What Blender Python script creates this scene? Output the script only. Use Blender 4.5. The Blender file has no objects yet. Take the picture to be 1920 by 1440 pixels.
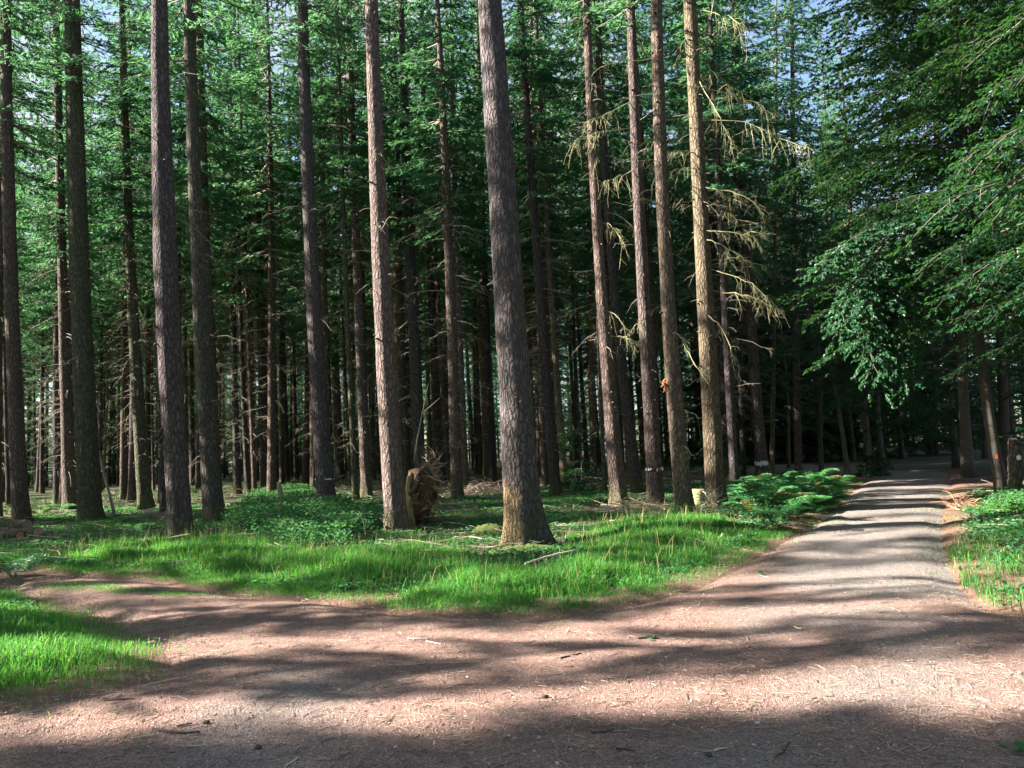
import bpy, math, random
import numpy as np
from mathutils import Matrix, Vector

scene = bpy.context.scene
COL = scene.collection
R = math.radians
sstep = lambda t: (lambda u: u * u * (3 - 2 * u))(np.clip(t, 0, 1))

# ------------------------------------------------------------------ camera
F = 1450.0
PITCH, ROLL, CAMZ = math.atan(125 / F), R(2.4), 1.6
fwd = np.array([0, math.cos(PITCH), math.sin(PITCH)])
up0 = np.array([0, -math.sin(PITCH), math.cos(PITCH)])
rt0 = np.array([1.0, 0, 0])
rt = math.cos(ROLL) * rt0 - math.sin(ROLL) * up0
up = math.sin(ROLL) * rt0 + math.cos(ROLL) * up0
CAM = np.array([0, 0, CAMZ])

cam_data = bpy.data.cameras.new('camera')
cam = bpy.data.objects.new('camera', cam_data)
COL.objects.link(cam)
m = Matrix(((rt[0], up[0], -fwd[0], 0), (rt[1], up[1], -fwd[1], 0), (rt[2], up[2], -fwd[2], CAMZ), (0, 0, 0, 1)))
cam.matrix_world = m
cam_data.sensor_width = 36
cam_data.lens = 36 * F / 1920
cam_data.clip_start = 0.05
cam_data.clip_end = 2000
scene.camera = cam

# ------------------------------------------------------------------ ground shape and photo measurements
def gz(x, y):
    x = np.asarray(x, float); y = np.asarray(y, float)
    near = 1 - np.exp(-((x - 2) ** 2 + (y - 4) ** 2) / 60)
    return (0.025 * np.sin(0.9 * x + 1.3) * np.sin(0.7 * y + 0.4) + 0.05 * near * np.sin(0.31 * x + 2) * np.sin(0.27 * y + 1)
            + 0.012 * np.sin(2.3 * x + 0.6 * y) * np.sin(1.9 * y - 0.5 * x))

def ray(px, py):
    d = fwd * F + rt * (px - 960) + up * (720 - py)
    return d / np.linalg.norm(d)

def ground(px, py):
    d = ray(px, py); z = 0.0
    for _ in range(6):
        t = (z - CAMZ) / d[2]
        p = CAM + d * t
        z = float(gz(p[0], p[1]))
    return np.array([p[0], p[1], z])

def at_depth(px, py, Y):
    d = ray(px, py)
    return CAM + d * (Y / d[1])

# ------------------------------------------------------------------ numpy noise
def vnoise(x, y, seed=0):
    x = np.asarray(x, float) + seed * 17.13; y = np.asarray(y, float) - seed * 9.71
    xi = np.floor(x); yi = np.floor(y); fx = x - xi; fy = y - yi
    fx = fx * fx * (3 - 2 * fx); fy = fy * fy * (3 - 2 * fy)
    def h(a, b):
        s = np.sin(a * 127.1 + b * 311.7) * 43758.5453
        return s - np.floor(s)
    return (h(xi, yi) * (1 - fx) + h(xi + 1, yi) * fx) * (1 - fy) + (h(xi, yi + 1) * (1 - fx) + h(xi + 1, yi + 1) * fx) * fy

def fbm(x, y, seed=0):
    return 0.55 * vnoise(x, y, seed) + 0.3 * vnoise(2.1 * x, 2.1 * y, seed + 1) + 0.15 * vnoise(4.3 * x, 4.3 * y, seed + 2)

def unit(v):
    return v / np.maximum(np.linalg.norm(v, axis=-1, keepdims=True), 1e-9)

# ------------------------------------------------------------------ mesh builder
class MB:
    def __init__(s):
        s.V = []; s.F = {3: [], 4: []}; s.M = {3: [], 4: []}; s.S = {3: [], 4: []}; s.n = 0; s.A = []; s.hasA = False
    def add(s, V, faces, mat=0, smooth=False, attr=None):
        V = np.asarray(V, np.float32).reshape(-1, 3); faces = np.asarray(faces, np.int32)
        k = faces.shape[1]
        s.V.append(V); s.F[k].append(faces + s.n)
        s.M[k].append(np.full(len(faces), mat, np.int32)); s.S[k].append(np.full(len(faces), smooth, bool))
        if attr is not None: s.hasA = True
        s.A.append(np.zeros(len(V), np.float32) if attr is None else np.broadcast_to(np.asarray(attr, np.float32), (len(V),)))
        s.n += len(V)
    def more(s, faces, mat=0, smooth=False, base=0):
        faces = np.asarray(faces, np.int32); k = faces.shape[1]
        s.F[k].append(faces + base)
        s.M[k].append(np.full(len(faces), mat, np.int32)); s.S[k].append(np.full(len(faces), smooth, bool))
    def tubes(s, P, Rd, sides=5, mat=0, cap=False, attr=None):
        P = np.asarray(P, float)
        if P.ndim == 2: P = P[None]
        Rd = np.broadcast_to(np.asarray(Rd, float), P.shape[:2])
        n, k, _ = P.shape
        T = unit(np.gradient(P, axis=1))
        ref = np.where(np.abs(T[:, :1, 2:3]) < 0.9, np.array([0, 0, 1.0]), np.array([1.0, 0, 0]))
        U = unit(np.cross(T, ref)); W = np.cross(T, U)
        th = np.arange(sides) * 2 * np.pi / sides
        V = P[:, :, None] + Rd[:, :, None, None] * (np.cos(th)[:, None] * U[:, :, None] + np.sin(th)[:, None] * W[:, :, None])
        i, j, a = np.meshgrid(np.arange(n), np.arange(k - 1), np.arange(sides), indexing='ij')
        b = (i * k + j) * sides; a2 = (a + 1) % sides
        Q = np.stack([b + a, b + a2, b + sides + a2, b + sides + a], -1).reshape(-1, 4)
        base = s.n
        if attr is not None: attr = np.repeat(np.asarray(attr, float), k * sides)
        s.add(V, Q, mat, True, attr)
        if cap:
            ii = np.arange(n) * k * sides
            for q in range(1, sides - 1):
                s.more(np.stack([ii, ii + q + 1, ii + q], 1), mat, False, base)
                e = ii + (k - 1) * sides
                s.more(np.stack([e, e + q, e + q + 1], 1), mat, False, base)
    def diamonds(s, C, D, N, L, W, mat=0, attr=None):
        D = unit(D); S = unit(np.cross(D, N)); L = np.asarray(L)[:, None]; W = np.asarray(W)[:, None]
        V = np.stack([C - D * L / 2, C + S * W / 2 + D * L * 0.1, C + D * L / 2, C - S * W / 2 + D * L * 0.1], 1)
        i = np.arange(len(C))[:, None] * 4
        s.add(V, np.concatenate([i, i + 1, i + 2, i + 3], 1), mat, False, None if attr is None else np.repeat(attr, 4))
    def leaves(s, P, D, N, L, W, mat=0, fold=0.15, attr=None):
        D = unit(D); S = unit(np.cross(D, N)); N = np.cross(S, D)
        L = np.asarray(L)[:, None]; W = np.asarray(W)[:, None]
        up_ = N * W * fold
        V = np.stack([P, P + D * L * .33 + S * W * .5 + up_, P + D * L * .7 + S * W * .38 + up_, P + D * L - N * L * .12,
                      P + D * L * .7 - S * W * .38 + up_, P + D * L * .33 - S * W * .5 + up_], 1)
        i = np.arange(len(P))[:, None] * 6
        Q = np.concatenate([np.concatenate([i, i + 1, i + 2, i + 3], 1), np.concatenate([i, i + 3, i + 4, i + 5], 1)])
        s.add(V, Q, mat, False, None if attr is None else np.repeat(attr, 6))
    def mesh(s, name, mats):
        me = bpy.data.meshes.new(name)
        V = np.concatenate(s.V); me.vertices.add(len(V)); me.vertices.foreach_set('co', V.ravel())
        F3 = np.concatenate(s.F[3]) if s.F[3] else np.zeros((0, 3), np.int32)
        F4 = np.concatenate(s.F[4]) if s.F[4] else np.zeros((0, 4), np.int32)
        n3, n4 = len(F3), len(F4)
        me.loops.add(n3 * 3 + n4 * 4); me.polygons.add(n3 + n4)
        me.loops.foreach_set('vertex_index', np.concatenate([F3.ravel(), F4.ravel()]).astype(np.int32))
        me.polygons.foreach_set('loop_start', np.concatenate([np.arange(n3) * 3, n3 * 3 + np.arange(n4) * 4]).astype(np.int32))
        MI = np.concatenate(s.M[3] + s.M[4]); SM = np.concatenate(s.S[3] + s.S[4])
        for mt in mats: me.materials.append(mt)
        me.polygons.foreach_set('material_index', MI); me.polygons.foreach_set('use_smooth', SM)
        if s.hasA:
            a = me.attributes.new('v', 'FLOAT', 'POINT'); a.data.foreach_set('value', np.concatenate(s.A).astype(np.float32))
        me.update(calc_edges=True)
        return me

def link(name, data, parent=None, loc=None, kind=None):
    o = bpy.data.objects.new(name, data); COL.objects.link(o)
    if parent: o.parent = parent
    if loc is not None: o.location = [float(c) for c in loc]
    if kind: o['kind'] = kind
    return o

def tag(o, label, cat, group=None, kind=None):
    o['label'] = label; o['category'] = cat
    if group: o['group'] = group
    if kind: o['kind'] = kind
    return o

def thing(name, loc, label, cat, group=None):
    return tag(link(name, None, None, loc), label, cat, group)

# ------------------------------------------------------------------ materials
def new_mat(name):
    mt = bpy.data.materials.new(name); mt.use_nodes = True
    nt = mt.node_tree; nt.nodes.clear()
    return mt, nt
def N(nt, t, **kw):
    n = nt.nodes.new(t)
    for k, v in kw.items():
        if k.startswith('_'): setattr(n, k[1:], v)
        else: n.inputs[k.replace('__', ' ')].default_value = v
    return n
def ramp(nt, fac, stops):
    r = nt.nodes.new('ShaderNodeValToRGB'); e = r.color_ramp.elements
    while len(e) < len(stops): e.new(0.5)
    for q, (p, c) in zip(e, stops):
        q.position = p; q.color = (*c, 1) if len(c) == 3 else c
    nt.links.new(fac, r.inputs[0]); return r.outputs[0]
def mixc(nt, fac, a, b, mode='MIX'):
    n = nt.nodes.new('ShaderNodeMix'); n.data_type = 'RGBA'; n.blend_type = mode
    for s, i in ((fac, 0), (a, 6), (b, 7)):
        if hasattr(s, 'is_linked'): nt.links.new(s, n.inputs[i])
        elif i == 0: n.inputs[0].default_value = s
        else: n.inputs[i].default_value = (*s, 1)
    return n.outputs[2]
def math_(nt, op, a, b=0.5):
    n = nt.nodes.new('ShaderNodeMath'); n.operation = op
    for s, i in ((a, 0), (b, 1)):
        if hasattr(s, 'is_linked'): nt.links.new(s, n.inputs[i])
        else: n.inputs[i].default_value = s
    return n.outputs[0]
def finish(nt, col, rough=0.8, bump=None, bstr=0.5, bdist=0.02, spec=0.3, trans=None, tfac=0.35):
    p = nt.nodes.new('ShaderNodeBsdfPrincipled')
    if hasattr(col, 'is_linked'): nt.links.new(col, p.inputs['Base Color'])
    else: p.inputs['Base Color'].default_value = (*col, 1)
    p.inputs['Roughness'].default_value = rough; p.inputs['Specular IOR Level'].default_value = spec
    if bump is not None:
        b = nt.nodes.new('ShaderNodeBump'); b.inputs['Strength'].default_value = bstr; b.inputs['Distance'].default_value = bdist
        nt.links.new(bump, b.inputs['Height']); nt.links.new(b.outputs[0], p.inputs['Normal'])
    out = nt.nodes.new('ShaderNodeOutputMaterial'); sh = p.outputs[0]
    if trans is not None:
        t = nt.nodes.new('ShaderNodeBsdfTranslucent'); x = nt.nodes.new('ShaderNodeMixShader'); x.inputs[0].default_value = tfac
        if hasattr(trans, 'is_linked'): nt.links.new(trans, t.inputs[0])
        else: t.inputs[0].default_value = (*trans, 1)
        nt.links.new(sh, x.inputs[1]); nt.links.new(t.outputs[0], x.inputs[2]); sh = x.outputs[0]
    nt.links.new(sh, out.inputs[0])
def coords(nt, kind='Object', scale=(1, 1, 1)):
    if kind == 'World':
        o = nt.nodes.new('ShaderNodeNewGeometry').outputs['Position']
    else:
        o = nt.nodes.new('ShaderNodeTexCoord').outputs[kind]
    mp = nt.nodes.new('ShaderNodeMapping'); mp.inputs['Scale'].default_value = scale
    nt.links.new(o, mp.inputs[0]); return mp.outputs[0]
def noise(nt, vec, scale, detail=4, rough=0.6):
    n = N(nt, 'ShaderNodeTexNoise', Scale=scale, Detail=detail, Roughness=rough); nt.links.new(vec, n.inputs['Vector']); return n.outputs['Fac']
def voro(nt, vec, scale, feature='F1', out='Distance'):
    n = N(nt, 'ShaderNodeTexVoronoi', Scale=scale); n.feature = feature; nt.links.new(vec, n.inputs['Vector']); return n.outputs[out]

def bark_material(name, scar=False, moss=0.0):
    mt, nt = new_mat(name)
    v = coords(nt, 'Object', (1, 1, 0.3)); v1 = coords(nt, 'Object', (1, 1, 1))
    n1 = noise(nt, v, 26, 6, 0.7)
    # plates: warp the voronoi by noise
    ad = N(nt, 'ShaderNodeVectorMath', _operation='ADD'); nv = N(nt, 'ShaderNodeTexNoise', Scale=9.0, Detail=3.0); nt.links.new(v1, nv.inputs['Vector'])
    sc = N(nt, 'ShaderNodeVectorMath', _operation='SCALE'); sc.inputs['Scale'].default_value = 0.09
    nt.links.new(nv.outputs['Color'], sc.inputs[0]); nt.links.new(v, ad.inputs[0]); nt.links.new(sc.outputs[0], ad.inputs[1])
    ve = N(nt, 'ShaderNodeTexVoronoi', Scale=15.0); ve.feature = 'DISTANCE_TO_EDGE'; nt.links.new(ad.outputs[0], ve.inputs['Vector'])
    plate = math_(nt, 'SMOOTH_MIN', ve.outputs['Distance'], 0.22)
    h = math_(nt, 'ADD', math_(nt, 'MULTIPLY', plate, 3.0), math_(nt, 'MULTIPLY', n1, 0.8))
    oi = nt.nodes.new('ShaderNodeObjectInfo')
    c = ramp(nt, h, [(0.28, (0.038, 0.034, 0.034)), (0.6, (0.098, 0.087, 0.085)), (1.0, (0.20, 0.175, 0.163))])
    big = noise(nt, coords(nt, 'Object', (1, 1, 0.25)), 2.2, 4)
    c = mixc(nt, math_(nt, 'MULTIPLY', big, 0.75), c, (0.072, 0.066, 0.067))
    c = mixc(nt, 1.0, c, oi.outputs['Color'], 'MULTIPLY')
    # pale lichen crusts and, on green-tinted trunks, algae
    li = ramp(nt, noise(nt, v1, 34, 3), [(0.66, (0, 0, 0)), (0.76, (1, 1, 1))])
    c = mixc(nt, math_(nt, 'MULTIPLY', li, 0.3), c, (0.3, 0.28, 0.25))
    if scar or moss:
        sep = N(nt, 'ShaderNodeSeparateXYZ'); nt.links.new(v1, sep.inputs[0])
    if scar:   # tan, cracked patch low on one flank
        nz = noise(nt, v1, 3.2, 5, 0.7)
        zz = math_(nt, 'ADD', sep.outputs[2], math_(nt, 'MULTIPLY', nz, -1.7))
        xx = math_(nt, 'ADD', math_(nt, 'ADD', sep.outputs[0], math_(nt, 'MULTIPLY', sep.outputs[1], 0.35)), math_(nt, 'MULTIPLY', nz, 0.5))
        mk = math_(nt, 'MULTIPLY', ramp(nt, zz, [(0.0, (1, 1, 1)), (0.25, (0, 0, 0))]), ramp(nt, math_(nt, 'ADD', xx, 0.0), [(0.05, (1, 1, 1)), (0.13, (0, 0, 0))]))
        wood = mixc(nt, 1.0, mixc(nt, noise(nt, v, 18, 5), (0.46, 0.33, 0.21), (0.27, 0.18, 0.11)), ramp(nt, h, [(.3, (.3, .28, .26)), (.7, (1, 1, 1))]), 'MULTIPLY')
        c = mixc(nt, mk, c, wood)
        h = math_(nt, 'SUBTRACT', h, math_(nt, 'MULTIPLY', mk, 0.5))
    if moss:
        mz = math_(nt, 'ADD', sep.outputs[2], math_(nt, 'MULTIPLY', noise(nt, v1, 7, 4), -0.8))
        mm = ramp(nt, mz, [(0.0, (1, 1, 1)), (0.12, (0, 0, 0))])
        c = mixc(nt, math_(nt, 'MULTIPLY', mm, moss), c, (0.09, 0.11, 0.03))
    finish(nt, c, 0.9, h, 1.0, 0.04, 0.12)
    return mt

def plain(name, c1, c2, scale=20, rough=0.85, bump=0.5, stretch=(1, 1, 1), attr=False, dist=0.01):
    mt, nt = new_mat(name); v = coords(nt, 'Object', stretch); n = noise(nt, v, scale, 5)
    f = n
    if attr:
        f = N(nt, 'ShaderNodeAttribute', _attribute_name='v').outputs['Fac']
    finish(nt, mixc(nt, f, c1, c2), rough, n, bump, dist); return mt

def leaf_material(name, stops, trans, tfac, rough=0.5, spec=0.4, world=0.35, rnd=0.5):
    mt, nt = new_mat(name)
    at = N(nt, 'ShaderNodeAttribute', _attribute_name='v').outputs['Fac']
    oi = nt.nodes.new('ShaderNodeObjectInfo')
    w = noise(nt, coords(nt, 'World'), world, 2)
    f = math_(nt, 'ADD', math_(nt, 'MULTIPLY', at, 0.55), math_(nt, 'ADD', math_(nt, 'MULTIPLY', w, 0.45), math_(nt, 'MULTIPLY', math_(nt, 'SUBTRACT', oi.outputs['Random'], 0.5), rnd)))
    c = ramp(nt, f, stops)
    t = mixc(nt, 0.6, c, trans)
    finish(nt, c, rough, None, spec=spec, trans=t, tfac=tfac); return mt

M_BARK = bark_material('conifer_bark', moss=0.35)
M_BARK_TAN_BASE = bark_material('tan_based_conifer_bark', scar=True, moss=0.2)
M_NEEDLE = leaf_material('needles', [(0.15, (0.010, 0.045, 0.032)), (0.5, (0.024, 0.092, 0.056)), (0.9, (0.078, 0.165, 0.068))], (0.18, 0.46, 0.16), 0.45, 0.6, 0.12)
M_DEADWOOD = plain('dead_branch_wood', (0.17, 0.145, 0.11), (0.30, 0.27, 0.2), 9, 0.9, 0.3)
M_LICHEN = plain('lichen_covered_branch', (0.22, 0.215, 0.115), (0.43, 0.42, 0.24), 6, 0.9, 0.3)
M_BEECHBARK = plain('smooth_beech_bark', (0.035, 0.031, 0.026), (0.11, 0.1, 0.082), 6, 0.8, 0.4, (1, 1, 2))
M_LIMB = plain('dark_limb_bark', (0.05, 0.045, 0.04), (0.12, 0.11, 0.09), 6, 0.85, 0.3)
M_LEAF = leaf_material('broad_leaves', [(0.1, (0.005, 0.03, 0.02)), (0.5, (0.012, 0.056, 0.03)), (0.95, (0.03, 0.098, 0.035))], (0.1, 0.28, 0.025), 0.3, 0.42, 0.35)
M_GRASS = leaf_material('grass_blades', [(0.1, (0.018, 0.11, 0.035)), (0.5, (0.05, 0.215, 0.042)), (0.86, (0.13, 0.30, 0.06)), (0.93, (0.3, 0.3, 0.11)), (1.0, (0.42, 0.36, 0.18))], (0.16, 0.46, 0.04), 0.42, 0.55, 0.15, 0.7, 0.0)
M_HERB = leaf_material('herb_leaves', [(0.1, (0.025, 0.095, 0.045)), (0.5, (0.05, 0.16, 0.07)), (0.95, (0.11, 0.23, 0.085))], (0.12, 0.36, 0.06), 0.4, 0.6, 0.15, 0.8, 0.0)
M_FERN = leaf_material('bracken_fronds', [(0.1, (0.025, 0.12, 0.05)), (0.5, (0.05, 0.2, 0.075)), (0.88, (0.1, 0.26, 0.08)), (1.0, (0.24, 0.15, 0.06))], (0.14, 0.38, 0.08), 0.4, 0.45, 0.4, 0.8, 0.0)
M_TWIG = plain('fallen_twigs', (0.16, 0.12, 0.09), (0.42, 0.34, 0.27), 5, 0.9, 0.2, attr=True)
M_PALEWOOD = plain('bleached_wood', (0.36, 0.31, 0.24), (0.55, 0.49, 0.4), 14, 0.85, 0.3, (1, 1, 1))
M_DARKWOOD = plain('wet_dark_wood', (0.035, 0.028, 0.025), (0.09, 0.07, 0.06), 14, 0.85, 0.4)
M_SOIL = plain('clinging_soil', (0.03, 0.02, 0.014), (0.2, 0.13, 0.085), 9, 0.95, 1.0, dist=0.06)
M_ROOT = plain('root_wood', (0.13, 0.085, 0.055), (0.4, 0.28, 0.2), 8, 0.9, 0.4)
M_MOSSYROOT = plain('mossy_root_bark', (0.13, 0.11, 0.045), (0.40, 0.31, 0.17), 8, 0.95, 0.8, dist=0.03)
M_MOSS = plain('moss', (0.045, 0.075, 0.02), (0.12, 0.14, 0.035), 14, 1.0, 1.0, dist=0.02)
M_WHITE = plain('white_marking_paint', (0.7, 0.7, 0.72), (0.85, 0.85, 0.86), 30, 0.7, 0.3)
M_RED = plain('red_marking_paint', (0.55, 0.05, 0.03), (0.75, 0.12, 0.06), 30, 0.7, 0.3)
M_BLUE = plain('blue_plastic', (0.04, 0.08, 0.5), (0.1, 0.2, 0.7), 9, 0.4, 0.1)
M_ORANGEBARK = plain('torn_orange_bark', (0.32, 0.12, 0.05), (0.55, 0.25, 0.13), 15, 0.9, 0.6)
M_STONE = plain('pale_stone', (0.33, 0.3, 0.28), (0.52, 0.49, 0.46), 20, 0.9, 0.4)
M_LITTER = plain('reddish_dead_needles', (0.22, 0.11, 0.07), (0.42, 0.23, 0.15), 12, 0.95, 0.5)
M_YELLOWWOOD = plain('yellow_lichened_wood', (0.3, 0.27, 0.1), (0.46, 0.42, 0.17), 10, 0.9, 0.4)

def endgrain():
    mt, nt = new_mat('log_end_grain'); v = coords(nt, 'Object')
    w = N(nt, 'ShaderNodeTexWave', Scale=14.0, Distortion=1.5, Detail=2.0); w.wave_type = 'RINGS'; w.rings_direction = 'Z'; nt.links.new(v, w.inputs['Vector'])
    oi = nt.nodes.new('ShaderNodeObjectInfo')
    c = mixc(nt, w.outputs['Fac'], (0.48, 0.34, 0.22), (0.64, 0.48, 0.33))
    c = mixc(nt, noise(nt, v, 7, 4), c, (0.22, 0.15, 0.1)); c = mixc(nt, 1.0, c, oi.outputs['Color'], 'MULTIPLY')
    finish(nt, c, 0.9, noise(nt, v, 40, 3), 0.4, 0.01); return mt
M_END = endgrain()

def road_material():
    mt, nt = new_mat('gravel_and_litter'); v = coords(nt, 'World')
    big = noise(nt, v, 0.5, 5, 0.6); mid = noise(nt, v, 5, 5, 0.7); fine = noise(nt, v, 55, 4, 0.7)
    grit = voro(nt, v, 120); gcol = N(nt, 'ShaderNodeTexVoronoi', Scale=120.0); nt.links.new(v, gcol.inputs['Vector'])
    at = N(nt, 'ShaderNodeAttribute', _attribute_name='v').outputs['Fac']      # 1 on the worn grey wheel ribbon
    red = mixc(nt, big, (0.35, 0.205, 0.17), (0.45, 0.29, 0.24))
    red = mixc(nt, ramp(nt, mid, [(0.35, (0, 0, 0)), (0.7, (1, 1, 1))]), red, (0.22, 0.15, 0.13))
    grey = mixc(nt, mid, (0.24, 0.23, 0.228), (0.345, 0.325, 0.31))
    drift = noise(nt, coords(nt, 'World', (.35, 1.3, 1)), 1.3, 6, .7)
    red = mixc(nt, ramp(nt, drift, [(.52, (0, 0, 0)), (.66, (.75, .75, .75))]), red, (0.17, 0.115, 0.095))
    f = math_(nt, 'MULTIPLY', at, math_(nt, 'ADD', 0.45, mid))
    c = mixc(nt, f, red, grey)
    c = mixc(nt, 0.55, c, ramp(nt, fine, [(0.3, (0.2, 0.18, 0.17)), (0.5, (0.6, 0.6, 0.6)), (0.75, (1, 1, 1))]), 'MULTIPLY')
    spk = N(nt, 'ShaderNodeSeparateColor'); nt.links.new(gcol.outputs['Color'], spk.inputs[0])
    c = mixc(nt, ramp(nt, spk.outputs[0], [(0.9, (0, 0, 0)), (0.95, (0.6, 0.6, 0.6))]), c, (0.5, 0.43, 0.39))
    c = mixc(nt, ramp(nt, spk.outputs[1], [(0.82, (0, 0, 0)), (0.88, (0.8, 0.8, 0.8))]), c, (0.1, 0.075, 0.065))
    c = mixc(nt, 0.45, c, mixc(nt, spk.outputs[2], (0.6, 0.55, 0.55), (1.25, 1.2, 1.15)), 'MULTIPLY')
    h = math_(nt, 'ADD', math_(nt, 'MULTIPLY', grit, -0.8), math_(nt, 'ADD', fine, math_(nt, 'MULTIPLY', mid, 1.2)))
    finish(nt, c, 0.95, h, 0.9, 0.018, 0.2); return mt
M_ROAD = road_material()

def floor_material():
    mt, nt = new_mat('forest_floor'); v = coords(nt, 'World')
    big = noise(nt, v, 0.45, 4); mid = noise(nt, v, 4, 5, 0.7); fine = noise(nt, v, 45, 4, 0.7)
    at = N(nt, 'ShaderNodeAttribute', _attribute_name='v').outputs['Fac']
    c = mixc(nt, mid, (0.085, 0.07, 0.052), (0.19, 0.148, 0.115))
    c = mixc(nt, ramp(nt, big, [(0.4, (0, 0, 0)), (0.58, (0.8, 0.8, 0.8))]), c, (0.055, 0.085, 0.04))
    c = mixc(nt, at, c, mixc(nt, mid, (0.17, 0.1, 0.075), (0.33, 0.2, 0.15)))
    c = mixc(nt, 0.7, c, ramp(nt, fine, [(0.3, (0.3, 0.3, 0.3)), (0.7, (1.1, 1.1, 1.1))]), 'MULTIPLY')
    h = math_(nt, 'ADD', fine, math_(nt, 'MULTIPLY', mid, 2.0))
    finish(nt, c, 0.95, h, 0.9, 0.03, 0.15); return mt
M_FLOOR = floor_material()

# ------------------------------------------------------------------ outlines on the ground (measured from the photograph, laid on the terrain)
def gpoly(pts):
    return np.array([ground(*p)[:2] for p in pts])
VERGE_EDGE = [(0, 1062), (130, 1074), (300, 1087), (450, 1112), (600, 1122), (680, 1132), (770, 1146), (900, 1150), (1020, 1152), (1120, 1142), (1240, 1114), (1330, 1087), (1380, 1062), (1450, 1022), (1510, 988), (1570, 946), (1600, 916), (1640, 889)]
RIGHT_EDGE = [(1775, 884), (1785, 905), (1778, 930), (1768, 965), (1765, 1000), (1775, 1050), (1805, 1100), (1855, 1137), (1925, 1148)]
ve = gpoly(VERGE_EDGE); re_ = gpoly(RIGHT_EDGE)
left_far = np.array([[-9.5, ve[0][1] + 0.4], [-22, ve[0][1] + 4.0], [-60, ve[0][1] + 18]])
left_near = np.array([[-60, ve[0][1] + 14.0], [-22, ve[0][1] - 0.2], [-8, ve[0][1] - 2.5]])
ROAD_POLY = np.concatenate([left_far[::-1], ve, [[14.2, 40], [15.2, 49]], [[18.4, 49], [17.2, 40]], re_, [[14, re_[-1][1] - 0.5], [40, re_[-1][1] + 4], [40, -12], [-14, -12]],
                            [[-14, 3.2]], gpoly([(-60, 1335), (0, 1322), (100, 1303), (200, 1283), (290, 1262), (322, 1240), (310, 1215), (265, 1185), (200, 1152), (90, 1122), (0, 1098)]), left_near[::-1]])

def inside(poly, x, y):
    x = np.asarray(x, float); y = np.asarray(y, float)
    c = np.zeros(x.shape, bool); n = len(poly)
    for i in range(n):
        x1, y1 = poly[i]; x2, y2 = poly[(i + 1) % n]
        if y1 == y2: continue
        k = ((y1 > y) != (y2 > y)) & (x < (x2 - x1) * (y - y1) / (y2 - y1) + x1)
        c ^= k
    return c
def edge_dist(poly, x, y, near=False):
    x = np.asarray(x, float); y = np.asarray(y, float)
    best = np.full(x.shape, 1e9); bx = np.zeros(x.shape); by = np.zeros(x.shape); n = len(poly)
    for i in range(n):
        a = poly[i]; d = poly[(i + 1) % n] - a; L = d @ d
        if L < 1e-9: continue
        t = np.clip(((x - a[0]) * d[0] + (y - a[1]) * d[1]) / L, 0, 1)
        qx = a[0] + t * d[0]; qy = a[1] + t * d[1]; e = np.hypot(x - qx, y - qy)
        u = e < best; best = np.where(u, e, best); bx = np.where(u, qx, bx); by = np.where(u, qy, by)
    return (best, bx, by) if near else best
def sdist(poly, x, y):
    d = edge_dist(poly, x, y); return np.where(inside(poly, x, y), d, -d)   # + inside

def grid_axis(lo, a, b, hi, step):
    mid = np.arange(a, b + 1e-6, step); out = [mid]
    s = step; v = a; L = []
    while v > lo: s *= 1.25; v -= s; L.append(v)
    s = step; w = b; H = []
    while w < hi: s *= 1.25; w += s; H.append(w)
    return np.concatenate([L[::-1], mid, H])

def build_floor():
    xs = grid_axis(-600, -24, 26, 600, 0.25); ys = grid_axis(-400, 2, 48, 900, 0.25)
    X, Y = np.meshgrid(xs, ys, indexing='ij'); X = X.ravel(); Y = Y.ravel()
    d = sdist(ROAD_POLY, X, Y)
    Z = gz(X, Y) - 0.10 * sstep((d + 0.25) / 0.5) * (np.abs(X) < 41)
    r = sstep((d + 1.2 + 1.2 * (fbm(X * .8, Y * .8, 3) - .5)) / 1.2)
    nx, ny = len(xs), len(ys)
    i, j = np.meshgrid(np.arange(nx - 1), np.arange(ny - 1), indexing='ij'); b = (i * ny + j).ravel()
    mb = MB(); mb.add(np.stack([X, Y, Z], 1), np.stack([b, b + ny, b + ny + 1, b + 1], 1), 0, True, r)
    link('forest_floor', mb.mesh('forest_floor', [M_FLOOR]), kind='structure')
build_floor()

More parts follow.
